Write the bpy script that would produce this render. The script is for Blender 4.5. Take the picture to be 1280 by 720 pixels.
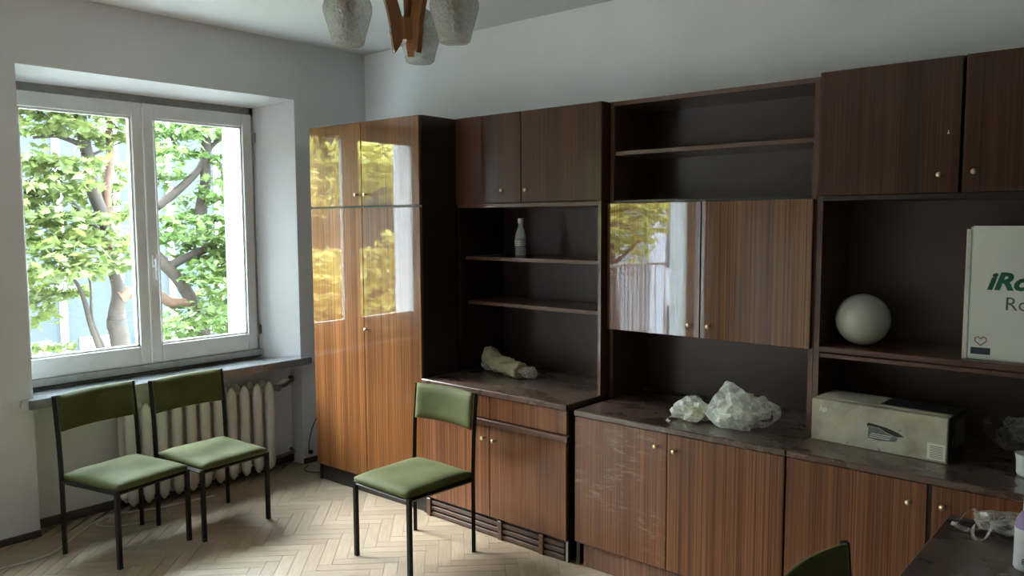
import bpy, bmesh, math, random
from mathutils import Vector, Matrix, noise
PI = math.pi
R = math.radians
for o in list(bpy.data.objects): bpy.data.objects.remove(o)
S = bpy.context.scene
COL = S.collection
rnd = random.Random(7)

# ------------------------------------------------------------------ camera
cd = bpy.data.cameras.new('camera'); cam = bpy.data.objects.new('camera', cd); COL.objects.link(cam)
CAM = Vector((4.4717, -3.6064, 1.62)); YAW, PITCH, ROLL, FPX = 0.7123, 0.0838, -0.0043, 988.14
_F = Vector((-math.sin(YAW)*math.cos(PITCH), math.cos(YAW)*math.cos(PITCH), -math.sin(PITCH)))
_R = Vector((math.cos(YAW), math.sin(YAW), 0)); _U = _R.cross(_F)
_R2 = _R*math.cos(ROLL)+_U*math.sin(ROLL); _U2 = -_R*math.sin(ROLL)+_U*math.cos(ROLL)
m = Matrix((( _R2.x,_U2.x,-_F.x,CAM.x),(_R2.y,_U2.y,-_F.y,CAM.y),(_R2.z,_U2.z,-_F.z,CAM.z),(0,0,0,1)))
cam.matrix_world = m
cd.sensor_width = 36; cd.lens = FPX/1280*36; cd.clip_start = .05; cd.clip_end = 200
S.camera = cam

# ------------------------------------------------------------------ world, light, exposure
SKY = 24.0   # overcast: the zenith is about three times as bright as the horizon
w = bpy.data.worlds.new('sky'); S.world = w; w.use_nodes = True
nt = w.node_tree; nt.nodes.clear()
wo = nt.nodes.new('ShaderNodeOutputWorld'); bg = nt.nodes.new('ShaderNodeBackground')
tc = nt.nodes.new('ShaderNodeTexCoord'); sp = nt.nodes.new('ShaderNodeSeparateXYZ'); cr = nt.nodes.new('ShaderNodeValToRGB')
cr.color_ramp.elements[0].position = .0; cr.color_ramp.elements[0].color = (.305,.335,.36,1)
cr.color_ramp.elements[1].position = 1.0; cr.color_ramp.elements[1].color = (.76,.90,1.02,1)
nt.links.new(tc.outputs['Generated'], sp.inputs[0]); nt.links.new(sp.outputs['Z'], cr.inputs[0])
nt.links.new(cr.outputs[0], bg.inputs[0]); bg.inputs[1].default_value = SKY
nt.links.new(bg.outputs[0], wo.inputs[0])
sl = bpy.data.lights.new('hazy_sun', 'SUN'); sl.energy = 4.5; sl.angle = R(28); sl.color = (1.0,.96,.90)
so_ = bpy.data.objects.new('hazy_sun', sl); COL.objects.link(so_)
so_.rotation_euler = Vector((1.0, .36, -.80)).to_track_quat('-Z','Y').to_euler()
def portal(name, loc, sx, sy, rot):
    l = bpy.data.lights.new(name, 'AREA'); l.shape = 'RECTANGLE'; l.size = sx; l.size_y = sy
    l.cycles.is_portal = True
    o = bpy.data.objects.new(name, l); COL.objects.link(o); o.location = loc; o.rotation_euler = rot
portal('window_daylight', (-.5,-1.49,1.56), 1.62, 1.60, (0, -PI/2, 0))
portal('balcony_daylight', (-.5,-4.80,1.2), 2.45, 2.15, (0, -PI/2, 0))
S.view_settings.view_transform = 'Standard'; S.view_settings.look = 'None'
S.view_settings.gamma = 1.0; S.view_settings.use_curve_mapping = False
S.view_settings.exposure = 1.6

# ------------------------------------------------------------------ materials
def newmat(name):
    mt = bpy.data.materials.new(name); mt.use_nodes = True
    n = mt.node_tree; b = n.nodes['Principled BSDF']
    return mt, n, b
def N(n, t, **kw):
    x = n.nodes.new(t)
    for k, v in kw.items(): setattr(x, k, v)
    return x
def coords(n, scale, obj=True):
    t = N(n, 'ShaderNodeTexCoord'); mp = N(n, 'ShaderNodeMapping'); mp.inputs['Scale'].default_value = scale
    n.links.new(t.outputs['Object'], mp.inputs['Vector'])
    if obj:
        oi = N(n, 'ShaderNodeObjectInfo'); ml = N(n, 'ShaderNodeMath', operation='MULTIPLY'); ml.inputs[1].default_value = 37
        n.links.new(oi.outputs['Random'], ml.inputs[0]); n.links.new(ml.outputs[0], mp.inputs['Location'])
    return mp
def noi(n, mp, sc=1, det=4, rough=.55):
    x = N(n, 'ShaderNodeTexNoise'); x.inputs['Scale'].default_value = sc; x.inputs['Detail'].default_value = det
    x.inputs['Roughness'].default_value = rough; n.links.new(mp.outputs[0], x.inputs['Vector']); return x
def ramp(n, src, stops, interp='LINEAR'):
    r = N(n, 'ShaderNodeValToRGB'); r.color_ramp.interpolation = interp
    e = r.color_ramp.elements
    while len(e) < len(stops): e.new(.5)
    for i, (p, c) in enumerate(stops):
        e[i].position = p; e[i].color = (c, c, c, 1) if isinstance(c, (int, float)) else (*c, 1)
    n.links.new(src, r.inputs[0]); return r
def mixc(n, a, b, f, mode='MIX'):
    x = N(n, 'ShaderNodeMix', data_type='RGBA', blend_type=mode)
    for s, v in ((6, a), (7, b)):
        if isinstance(v, tuple): x.inputs[s].default_value = (*v, 1)
        else: n.links.new(v, x.inputs[s])
    if isinstance(f, (int, float)): x.inputs[0].default_value = f
    else: n.links.new(f, x.inputs[0])
    return x.outputs[2]
def bump(n, b, src, st=.1, dist=.01, slot='Normal'):
    x = N(n, 'ShaderNodeBump'); x.inputs['Strength'].default_value = st; x.inputs['Distance'].default_value = dist
    n.links.new(src, x.inputs['Height']); n.links.new(x.outputs[0], b.inputs[slot])
def simple(name, c1, c2=None, rough=.5, sc=20, metal=0, bm_=0, coat=0, spec=.5):
    mt, n, b = newmat(name)
    mp = coords(n, (1,1,1)); x = noi(n, mp, sc)
    c2 = c2 or tuple(v*.8 for v in c1)
    r = ramp(n, x.outputs[0], [(.3, c1), (.7, c2)])
    n.links.new(r.outputs[0], b.inputs['Base Color'])
    b.inputs['Roughness'].default_value = rough; b.inputs['Metallic'].default_value = metal
    b.inputs['Coat Weight'].default_value = coat; b.inputs['Specular IOR Level'].default_value = spec
    if bm_: bump(n, b, x.outputs[0], bm_, .004)
    return mt

def wood(name, dark, mid, light, rough=.12, coat=1.0, ior=1.5, wob=.25):
    mt, n, b = newmat(name)
    a = noi(n, coords(n, (150, 150, .5)), 1, 4, .65)
    c = noi(n, coords(n, (11, 11, .18)), 1, 2, .5)
    f = noi(n, coords(n, (320, 320, 3.0)), 1, 2, .5)
    r1 = ramp(n, a.outputs[0], [(.33, dark), (.5, mid), (.68, light)])
    r2 = ramp(n, c.outputs[0], [(.32, (.55,.48,.45)), (.62, (1.0,1.0,1.0))])
    r3 = ramp(n, f.outputs[0], [(.35, .72), (.6, 1.0)])
    o = mixc(n, r1.outputs[0], r2.outputs[0], .85, 'MULTIPLY')
    o = mixc(n, o, r3.outputs[0], .8, 'MULTIPLY')
    n.links.new(o, b.inputs['Base Color'])
    b.inputs['Roughness'].default_value = .42; b.inputs['Specular IOR Level'].default_value = .15
    b.inputs['Coat Weight'].default_value = coat; b.inputs['Coat Roughness'].default_value = rough; b.inputs['Coat IOR'].default_value = ior
    g = noi(n, coords(n, (9, 9, 1.6)), 1, 2, .4)
    g2 = noi(n, coords(n, (90, 90, 4)), 1, 2, .4)
    mx = mixc(n, g.outputs[0], g2.outputs[0], .12)
    bump(n, b, mx, wob, .0016, 'Coat Normal')
    return mt
M = {}
M['wood'] = wood('striped_veneer', (.080,.026,.008), (.21,.078,.024), (.34,.145,.045), rough=.02, ior=1.62, wob=.07)
M['wood_front'] = wood('worn_striped_veneer', (.105,.036,.016), (.215,.082,.036), (.31,.130,.060), rough=.16, coat=.7)
M['wood_dull'] = wood('dull_upper_veneer', (.050,.020,.010), (.082,.033,.016), (.110,.046,.023), rough=.14, coat=.55)
M['carcass'] = simple('dark_brown_carcass', (.022,.010,.008), (.015,.007,.006), rough=.4, sc=6, coat=.1)
M['edge'] = simple('brown_edging', (.11,.045,.028), (.08,.033,.021), rough=.3, sc=30, coat=.4)
M['slat'] = simple('dull_plinth_slat', (.10,.050,.032), (.07,.034,.022), rough=.6, sc=30)
M['backboard'] = simple('brown_backboard', (.060,.030,.025), (.042,.020,.016), rough=.42, sc=4)
M['plinth'] = simple('dark_plinth', (.020,.012,.010), (.03,.02,.015), rough=.5)
M['wood_scratch_glints'] = wood('scratched_veneer_painted_glints', (.105,.036,.016), (.215,.082,.036), (.31,.130,.060), rough=.16, coat=.7)
n = M['wood_scratch_glints'].node_tree; b = n.nodes['Principled BSDF']; src = b.inputs['Base Color'].links[0].from_socket
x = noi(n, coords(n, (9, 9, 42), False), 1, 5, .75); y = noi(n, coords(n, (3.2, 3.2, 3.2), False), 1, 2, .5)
r = ramp(n, x.outputs[0], [(.52, 0), (.62, 1.0)]); r2 = ramp(n, y.outputs[0], [(.45, 0), (.58, .35)])  # pale scratches: window highlights on scratched lacquer, painted into the colour
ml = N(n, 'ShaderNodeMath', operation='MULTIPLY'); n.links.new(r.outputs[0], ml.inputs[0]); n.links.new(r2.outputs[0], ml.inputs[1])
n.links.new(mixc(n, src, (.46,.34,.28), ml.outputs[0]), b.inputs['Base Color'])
M['red_plinth'] = wood('reddish_plinth_veneer', (.12,.045,.022), (.24,.098,.05), (.33,.15,.08), rough=.2)

mt, n, b = newmat('dusty_worktop')
x = noi(n, coords(n, (3, 5, 5)), 1, 6, .65); y = noi(n, coords(n, (26, 26, 26)), 1, 4, .6)
r = ramp(n, x.outputs[0], [(.38, (.080,.042,.030)), (.66, (.150,.096,.074))])
r2 = ramp(n, y.outputs[0], [(.35, .75), (.65, 1.0)])
n.links.new(mixc(n, r.outputs[0], r2.outputs[0], .8, 'MULTIPLY'), b.inputs['Base Color'])
rr = ramp(n, x.outputs[0], [(.35, .20), (.65, .38)]); n.links.new(rr.outputs[0], b.inputs['Roughness'])
b.inputs['Coat Weight'].default_value = .5; b.inputs['Coat Roughness'].default_value = .12
bump(n, b, y.outputs[0], .08, .002)
M['top'] = mt

def wallmat(name, c, mott=.06):
    mt, n, b = newmat(name)
    x = noi(n, coords(n, (1.3,1.3,1.3), False), 1, 5, .55); f = noi(n, coords(n, (90,90,90), False), 1, 3, .6)
    r = ramp(n, x.outputs[0], [(.35, tuple(v*(1-mott) for v in c)), (.65, c)])
    n.links.new(r.outputs[0], b.inputs['Base Color']); b.inputs['Roughness'].default_value = .85
    b.inputs['Specular IOR Level'].default_value = .2
    bump(n, b, f.outputs[0], .12, .002); return mt
M['wall'] = wallmat('chalky_white_wall_paint', (.71,.715,.735))
M['wall_back'] = wallmat('chalky_pale_wall_paint', (.85,.86,.87))
M['ceiling'] = wallmat('ceiling_paint', (.68,.69,.69), .03)
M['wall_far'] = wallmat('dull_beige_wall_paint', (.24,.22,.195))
M['facade'] = wallmat('exterior_render', (.80,.80,.78))

mt, n, b = newmat('oak_parquet')
gi = N(n, 'ShaderNodeNewGeometry'); oi = N(n, 'ShaderNodeObjectInfo')
ad = N(n, 'ShaderNodeMath', operation='ADD'); n.links.new(gi.outputs['Random Per Island'], ad.inputs[0]); n.links.new(oi.outputs['Random'], ad.inputs[1])
fr = N(n, 'ShaderNodeMath', operation='FRACT'); n.links.new(ad.outputs[0], fr.inputs[0])
r = ramp(n, fr.outputs[0], [(0, (.33,.24,.165)), (.5, (.37,.275,.19)), (1, (.42,.32,.225))])
g = N(n, 'ShaderNodeTexNoise'); g.inputs['Scale'].default_value = 1; g.inputs['Detail'].default_value = 4
uv = N(n, 'ShaderNodeUVMap'); mp = N(n, 'ShaderNodeMapping'); mp.inputs['Scale'].default_value = (9, 150, 1)
n.links.new(uv.outputs[0], mp.inputs[0]); n.links.new(mp.outputs[0], g.inputs['Vector'])
r2 = ramp(n, g.outputs[0], [(.32, .68), (.65, 1.0)])
d = noi(n, coords(n, (1.7,1.7,1.7), False), 1, 6, .65)
r3 = ramp(n, d.outputs[0], [(.35, .78), (.65, 1.0)])
o = mixc(n, r.outputs[0], r2.outputs[0], .8, 'MULTIPLY'); o = mixc(n, o, r3.outputs[0], .8, 'MULTIPLY')
n.links.new(o, b.inputs['Base Color'])
rr = ramp(n, d.outputs[0], [(.35, .30), (.65, .48)]); n.links.new(rr.outputs[0], b.inputs['Roughness'])
bump(n, b, g.outputs[0], .06, .002)
M['parquet'] = mt
M['joint'] = simple('floor_joint_dirt', (.12,.085,.06), rough=.9)
M['base'] = simple('dull_brown_baseboard', (.085,.068,.055), (.06,.048,.04), rough=.55)
M['frame'] = simple('aged_white_window_paint', (.74,.74,.72), (.66,.66,.63), rough=.4, sc=7)
M['dirty'] = simple('grimy_frame_rebate', (.26,.26,.25), (.36,.36,.34), rough=.7, sc=18)
M['seal'] = simple('dark_rubber_seal', (.03,.03,.03), rough=.6)
M['sill'] = simple('polished_terrazzo_sill', (.20,.205,.21), (.15,.155,.16), rough=.22, sc=5, coat=1.0)
M['radiator'] = simple('old_cream_radiator_paint', (.70,.69,.65), (.60,.59,.55), rough=.4, sc=9)
M['pipe'] = simple('brown_painted_pipe', (.15,.10,.075), rough=.5)
M['metal'] = simple('steel', (.5,.5,.5), rough=.3, metal=1)
M['brass'] = simple('tarnished_brass', (.78,.62,.42), (.62,.48,.32), rough=.32, metal=1)
M['black'] = simple('black_enamelled_steel', (.008,.008,.009), (.012,.012,.012), rough=.45, spec=.2)
M['whitecable'] = simple('grimy_white_cable', (.62,.60,.56), rough=.45)
M['blackcable'] = simple('black_cable', (.015,.015,.015), rough=.45)
M['plasticwhite'] = simple('white_plastic', (.75,.75,.75), rough=.35)
mt, n, b = newmat('green_velvet')
x = noi(n, coords(n, (5,5,5)), 1, 4, .6); f = noi(n, coords(n, (300,300,300)), 1, 2)
r = ramp(n, x.outputs[0], [(.3, (.052,.059,.015)), (.7, (.092,.100,.030))])
n.links.new(r.outputs[0], b.inputs['Base Color']); b.inputs['Roughness'].default_value = .72
b.inputs['Sheen Weight'].default_value = .1; b.inputs['Specular IOR Level'].default_value = .3; b.inputs['Sheen Roughness'].default_value = .35; b.inputs['Sheen Tint'].default_value = (.80,.82,.5,1)
bump(n, b, f.outputs[0], .2, .001)
M['velvet'] = mt
def glassmat(name, tint=(.97,1,.99), gl=.06, rough=0.0):
    mt, n, b = newmat(name); n.nodes.remove(b)
    t = N(n, 'ShaderNodeBsdfTransparent'); t.inputs[0].default_value = (*tint, 1)
    g = N(n, 'ShaderNodeBsdfGlossy'); g.inputs['Roughness'].default_value = rough
    gn = N(n, 'ShaderNodeNewGeometry'); dt = N(n, 'ShaderNodeVectorMath', operation='DOT_PRODUCT')
    n.links.new(gn.outputs['Incoming'], dt.inputs[0]); n.links.new(gn.outputs['Normal'], dt.inputs[1])
    ab = N(n, 'ShaderNodeMath', operation='ABSOLUTE'); n.links.new(dt.outputs['Value'], ab.inputs[0])
    iv = N(n, 'ShaderNodeMath', operation='SUBTRACT'); iv.inputs[0].default_value = 1; n.links.new(ab.outputs[0], iv.inputs[1])
    pw = N(n, 'ShaderNodeMath', operation='POWER'); pw.inputs[1].default_value = 5; n.links.new(iv.outputs[0], pw.inputs[0])
    ml = N(n, 'ShaderNodeMath', operation='MULTIPLY_ADD'); ml.inputs[1].default_value = .96; ml.inputs[2].default_value = .03; n.links.new(pw.outputs[0], ml.inputs[0])
    mx = N(n, 'ShaderNodeMixShader'); n.links.new(ml.outputs[0], mx.inputs[0])
    n.links.new(t.outputs[0], mx.inputs[1]); n.links.new(g.outputs[0], mx.inputs[2])
    n.links.new(mx.outputs[0], n.nodes['Material Output'].inputs[0]); return mt
M['glass'] = glassmat('window_glass')
def filmmat(name, col, dens, rough=.16, vein=7):
    mt, n, b = newmat(name)
    b.inputs['Base Color'].default_value = (*col, 1); b.inputs['Roughness'].default_value = rough
    t = N(n, 'ShaderNodeBsdfTransparent'); mx = N(n, 'ShaderNodeMixShader')
    x = noi(n, coords(n, (1,1,1)), vein, 5, .7)
    r = ramp(n, x.outputs[0], [(.38, dens*.45), (.62, min(1, dens*1.25))])
    vo = N(n, 'ShaderNodeTexVoronoi', feature='DISTANCE_TO_EDGE'); vo.inputs['Scale'].default_value = 19
    dm = coords(n, (1,1,1)); wv = N(n, 'ShaderNodeMix', data_type='VECTOR'); wv.inputs[0].default_value = .13
    n.links.new(dm.outputs[0], wv.inputs[4]); n.links.new(x.outputs['Color'], wv.inputs[5]); n.links.new(wv.outputs[1], vo.inputs['Vector'])
    cr_ = ramp(n, vo.outputs[0], [(.0, .45), (.03, .12), (.2, 0)])       # sharp crumple lines
    a2 = N(n, 'ShaderNodeMath', operation='MULTIPLY_ADD'); a2.inputs[1].default_value = .8; n.links.new(r.outputs[0], a2.inputs[0]); n.links.new(cr_.outputs[0], a2.inputs[2]); r = a2
    lw = N(n, 'ShaderNodeLayerWeight'); lw.inputs[0].default_value = .35
    am = N(n, 'ShaderNodeMath', operation='MULTIPLY_ADD', use_clamp=True); am.inputs[1].default_value = .5
    n.links.new(lw.outputs['Facing'], am.inputs[0]); n.links.new(r.outputs[0], am.inputs[2])
    tl = N(n, 'ShaderNodeBsdfTranslucent'); tl.inputs[0].default_value = (*col, 1); m2 = N(n, 'ShaderNodeMixShader'); m2.inputs[0].default_value = .3
    n.links.new(b.outputs[0], m2.inputs[1]); n.links.new(tl.outputs[0], m2.inputs[2])
    n.links.new(am.outputs[0], mx.inputs[0]); n.links.new(t.outputs[0], mx.inputs[1]); n.links.new(m2.outputs[0], mx.inputs[2])
    n.links.new(mx.outputs[0], n.nodes['Material Output'].inputs[0])
    bump(n, b, x.outputs[0], .15, .004); return mt
M['film'] = filmmat('clear_crumpled_plastic_film', (.97,.98,.95), .62)
M['film_grey'] = filmmat('greyish_plastic_film', (.42,.42,.38), .45)
M['film_thin'] = filmmat('thin_clear_film', (.70,.66,.60), .30)
M['yellow'] = simple('pale_yellow_paper', (.88,.87,.50), (.80,.80,.45), rough=.7, sc=12)
M['mint'] = simple('pale_mint_packaging', (.80,.86,.78), (.70,.78,.70), rough=.6, sc=16)
M['darkstuff'] = simple('dark_brown_contents', (.06,.045,.035), rough=.6)
M['cloth'] = simple('beige_cloth', (.50,.45,.30), (.38,.34,.21), rough=.85, sc=9, bm_=.4)
M['opal'] = simple('dusty_opal_glass', (.50,.52,.46), (.42,.44,.38), rough=.22, sc=3, coat=.4)
mt, n, b = newmat('frosted_ice_glass')
x = N(n, 'ShaderNodeTexVoronoi'); x.inputs['Scale'].default_value = 120
mp = coords(n, (1,1,1)); n.links.new(mp.outputs[0], x.inputs['Vector'])
b.inputs['Base Color'].default_value = (.50,.52,.49,1); b.inputs['Roughness'].default_value = .15
bump(n, b, x.outputs[0], 1.0, .008)
r = ramp(n, x.outputs['Distance'], [(.1, (.46,.48,.45)), (.6, (.62,.64,.60))]); n.links.new(r.outputs[0], b.inputs['Base Color'])
t = N(n, 'ShaderNodeBsdfTranslucent'); t.inputs[0].default_value = (.70,.72,.68,1)
tr = N(n, 'ShaderNodeBsdfTransparent'); mx = N(n, 'ShaderNodeMixShader'); mx.inputs[0].default_value = .25
mx2 = N(n, 'ShaderNodeMixShader'); mx2.inputs[0].default_value = .42
n.links.new(b.outputs[0], mx.inputs[1]); n.links.new(t.outputs[0], mx.inputs[2])
n.links.new(mx.outputs[0], mx2.inputs[1]); n.links.new(tr.outputs[0], mx2.inputs[2])
n.links.new(mx2.outputs[0], n.nodes['Material Output'].inputs[0])
M['shade'] = mt
M['armwood'] = simple('orange_lacquered_beech', (.36,.15,.055), (.27,.105,.038), rough=.25, sc=14, coat=.7)
M['carton'] = simple('white_carton', (.76,.78,.73), (.70,.72,.68), rough=.6, sc=5)
M['carton_edge'] = simple('carton_edge', (.72,.72,.66), rough=.7)
mt, n, b = newmat('scuffed_grey_carton')
x = noi(n, coords(n, (9,9,9)), 1, 5, .6); y = noi(n, coords(n, (24,24,24)), 1, 3, .5)
r = ramp(n, x.outputs[0], [(.32, (.30,.27,.20)), (.52, (.44,.41,.32)), (.7, (.52,.48,.38))])
r2 = ramp(n, y.outputs[0], [(.27, .25), (.34, 1.0)])
n.links.new(mixc(n, r.outputs[0], r2.outputs[0], .75, 'MULTIPLY'), b.inputs['Base Color']); b.inputs['Roughness'].default_value = .6
M['grime_carton'] = mt
M['ink_black'] = simple('black_print', (.012,.012,.013), rough=.5)
M['ink_white'] = simple('white_print', (.75,.75,.70), rough=.5)
M['ink_green'] = simple('green_print', (.005,.14,.07), (.004,.12,.06), rough=.5)
M['ink_grey'] = simple('grey_print', (.13,.14,.13), rough=.5)
M['ink_navy'] = simple('navy_print', (.02,.04,.07), rough=.5)
M['ink_red'] = simple('red_print', (.30,.05,.04), rough=.5)
M['paper'] = simple('cream_paper_label', (.78,.76,.62), (.7,.68,.55), rough=.6)
M['purple'] = simple('purple_plastic', (.33,.20,.42), rough=.35)
mt, n, b = newmat('clear_bottle_plastic'); b.inputs['Base Color'].default_value = (.8,.85,.85,1)
b.inputs['Roughness'].default_value = .06
t = N(n, 'ShaderNodeBsdfTransparent'); t.inputs[0].default_value = (.9,.93,.93,1); mx = N(n, 'ShaderNodeMixShader'); mx.inputs[0].default_value = .28
n.links.new(t.outputs[0], mx.inputs[1]); n.links.new(b.outputs[0], mx.inputs[2]); n.links.new(mx.outputs[0], n.nodes['Material Output'].inputs[0])
M['bottle'] = mt
# outdoors
def leafmat(name, a, c):
    mt, n, b = newmat(name)
    gi = N(n, 'ShaderNodeNewGeometry')
    r = ramp(n, gi.outputs['Random Per Island'], [(0, a), (1, c)])
    n.links.new(r.outputs[0], b.inputs['Base Color']); b.inputs['Roughness'].default_value = .55
    t = N(n, 'ShaderNodeBsdfTranslucent'); mx = N(n, 'ShaderNodeMixShader'); mx.inputs[0].default_value = .5
    r2 = ramp(n, gi.outputs['Random Per Island'], [(0, tuple(min(1, v*1.5) for v in a)), (1, tuple(min(1, v*1.5) for v in c))])
    n.links.new(r2.outputs[0], t.inputs[0])
    n.links.new(b.outputs[0], mx.inputs[1]); n.links.new(t.outputs[0], mx.inputs[2]); n.links.new(mx.outputs[0], n.nodes['Material Output'].inputs[0])
    return mt
M['leaf'] = leafmat('spring_maple_leaves', (.046,.066,.016), (.105,.125,.036))
M['leaf3'] = leafmat('bright_yellow_green_leaves', (.34,.32,.08), (.58,.52,.19))  # brightest leaf colour, for the trees mirrored in the glossy doors
M['leaf2'] = leafmat('mid_green_leaves', (.034,.064,.014), (.080,.115,.030))
M['bark'] = simple('grey_brown_bark', (.024,.016,.010), (.013,.009,.006), rough=.9, sc=14, bm_=.6)
M['bark_red'] = simple('reddish_bark', (.070,.034,.018), (.045,.024,.014), rough=.9, sc=14, bm_=.6)
M['grass'] = simple('grass_ground', (.16,.17,.14), (.10,.115,.08), rough=.95, sc=2)
M['paleblue'] = simple('pale_blue_render', (.016,.022,.025), (.013,.018,.021), rough=.8, sc=.6)
M['palegrey'] = simple('pale_lilac_render', (.46,.45,.50), (.40,.39,.44), rough=.8, sc=.8)
M['rail'] = simple('brown_painted_iron', (.18,.12,.11), rough=.5)
M['concrete'] = simple('balcony_concrete', (.32,.31,.29), rough=.9, sc=8)

# ------------------------------------------------------------------ mesh helpers
def box(bm, x0, x1, y0, y1, z0, z1, bev=0.0, seg=1):
    x0, x1 = sorted((x0, x1)); y0, y1 = sorted((y0, y1)); z0, z1 = sorted((z0, z1))
    vs = [bm.verts.new((x, y, z)) for z in (z0, z1) for x, y in ((x0,y0),(x1,y0),(x1,y1),(x0,y1))]
    fs = [(3,2,1,0),(4,5,6,7),(0,1,5,4),(1,2,6,5),(2,3,7,6),(3,0,4,7)]
    ff = [bm.faces.new([vs[i] for i in f]) for f in fs]
    if bev > 0:
        es = list({e for f in ff for e in f.edges})
        bmesh.ops.bevel(bm, geom=es, offset=bev, segments=seg, profile=.5, affect='EDGES', clamp_overlap=True)
def prism(bm, pts, axis, a0, a1):
    def mk(p, a):
        return {'x': (a, p[0], p[1]), 'y': (p[0], a, p[1]), 'z': (p[0], p[1], a)}[axis]
    A = [bm.verts.new(mk(p, a0)) for p in pts]; B = [bm.verts.new(mk(p, a1)) for p in pts]
    k = len(pts); bm.faces.new(A[::-1]); bm.faces.new(B)
    for i in range(k): bm.faces.new((A[i], A[(i+1)%k], B[(i+1)%k], B[i]))
    bmesh.ops.recalc_face_normals(bm, faces=bm.faces[:])
def frame_of(t):
    t = t.normalized(); u = Vector((0,0,1)) if abs(t.z) < .9 else Vector((1,0,0))
    a = t.cross(u).normalized(); return a, t.cross(a).normalized()
def tube(bm, pts, r, k=8, caps=True):
    pts = [Vector(p) for p in pts]; rs = r if isinstance(r, (list, tuple)) else [r]*len(pts)
    rings = []; a = None
    for i, p in enumerate(pts):
        t = (pts[min(i+1, len(pts)-1)] - pts[max(i-1, 0)])
        if a is None: a, b_ = frame_of(t)
        else:
            tn = t.normalized(); a = (a - tn*a.dot(tn)).normalized(); b_ = tn.cross(a)
        rings.append([bm.verts.new(p + (a*math.cos(j*2*PI/k) + b_*math.sin(j*2*PI/k))*rs[i]) for j in range(k)])
    for i in range(len(rings)-1):
        for j in range(k): bm.faces.new((rings[i][j], rings[i][(j+1)%k], rings[i+1][(j+1)%k], rings[i+1][j]))
    if caps: bm.faces.new(rings[0][::-1]); bm.faces.new(rings[-1])
def lathe(bm, prof, c=(0,0,0), k=28, close=False):
    c = Vector(c); rings = []
    for r, z in prof:
        if r < 1e-6: rings.append([bm.verts.new(c+Vector((0,0,z)))])
        else: rings.append([bm.verts.new(c+Vector((r*math.cos(j*2*PI/k), r*math.sin(j*2*PI/k), z))) for j in range(k)])
    for i in range(len(rings)-1):
        A, B = rings[i], rings[i+1]
        for j in range(k):
            j2 = (j+1) % k
            if len(A) == 1 and len(B) == 1: continue
            if len(A) == 1: bm.faces.new((A[0], B[j2], B[j]))
            elif len(B) == 1: bm.faces.new((A[j], A[j2], B[0]))
            else: bm.faces.new((A[j], A[j2], B[j2], B[j]))
def catmull(pts, sub=6):
    P = [Vector(p) for p in pts]; out = []
    for i in range(len(P)-1):
        a, b_, c, d_ = P[max(i-1,0)], P[i], P[i+1], P[min(i+2, len(P)-1)]
        for s in range(sub):
            t = s/sub; out.append(.5*((2*b_)+(c-a)*t+(2*a-5*b_+4*c-d_)*t*t+(3*b_-a-3*c+d_)*t*t*t))
    out.append(P[-1]); return out
def obj(name, bm, mat, parent=None, smooth=False, org=None, label=None, kind=None):
    """link bm as one mesh; geometry is given in the frame whose origin is org (default: parent's 'org')"""
    me = bpy.data.meshes.new(name)
    if org is None and parent is not None: org = parent.get('_org', (0,0,0))
    o_ = Vector(org) if org is not None else Vector((0,0,0))
    if o_.length > 0: bmesh.ops.translate(bm, verts=bm.verts[:], vec=-o_)
    bm.to_mesh(me); bm.free()
    if smooth:
        for p in me.polygons: p.use_smooth = True
    me.materials.append(mat if not isinstance(mat, str) else M[mat])
    o = bpy.data.objects.new(name, me); COL.objects.link(o)
    if parent is not None: o.parent = parent; o['_org'] = tuple(o_)
    else: o.location = o_
    if label: o['label'] = label
    if kind: o['kind'] = kind
    return o
def thing(name, label, cat, loc, rz=0, group=None, org=None):
    """Empty at loc; children geometry may be written in world coordinates (org=loc) or locally (org=(0,0,0))"""
    o = bpy.data.objects.new(name, None); COL.objects.link(o); o.empty_display_size = .1
    o.location = loc; o.rotation_euler = (0, 0, rz); o['label'] = label; o['category'] = cat
    o['_org'] = tuple(loc if org is None else org)
    if group: o['group'] = group
    return o
def tag(o, label, cat, group=None):
    o['label'] = label; o['category'] = cat
    if group: o['group'] = group
    return o
def B(name, mat, parent, x0, x1, y0, y1, z0, z1, bev=.0, label=None, kind=None):
    bm = bmesh.new(); box(bm, x0, x1, y0, y1, z0, z1, bev); return obj(name, bm, mat, parent, label=label, kind=kind)
def struct(o): o['kind'] = 'structure'; return o

H = 2.785; XR = 5.7; YF = -6.3
# ------------------------------------------------------------------ shell
bm = bmesh.new(); box(bm, -.47, XR, YF, 0, -.25, -.012); struct(obj('floor', bm, 'joint')); floor = bpy.data.objects['floor']
bm = bmesh.new(); box(bm, -.47, XR+.2, YF-.2, .2, H, H+.2); struct(obj('ceiling', bm, 'ceiling'))
bm = bmesh.new(); box(bm, 0, XR+.2, 0, .2, -.25, H); struct(obj('wall_back', bm, 'wall_back'))
bm = bmesh.new(); box(bm, XR, XR+.2, YF, 0, -.25, H); struct(obj('wall_right', bm, 'wall_far'))
bm = bmesh.new(); box(bm, -.47, XR+.2, YF-.2, YF, -.25, H); struct(obj('wall_front', bm, 'wall_far'))
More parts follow.
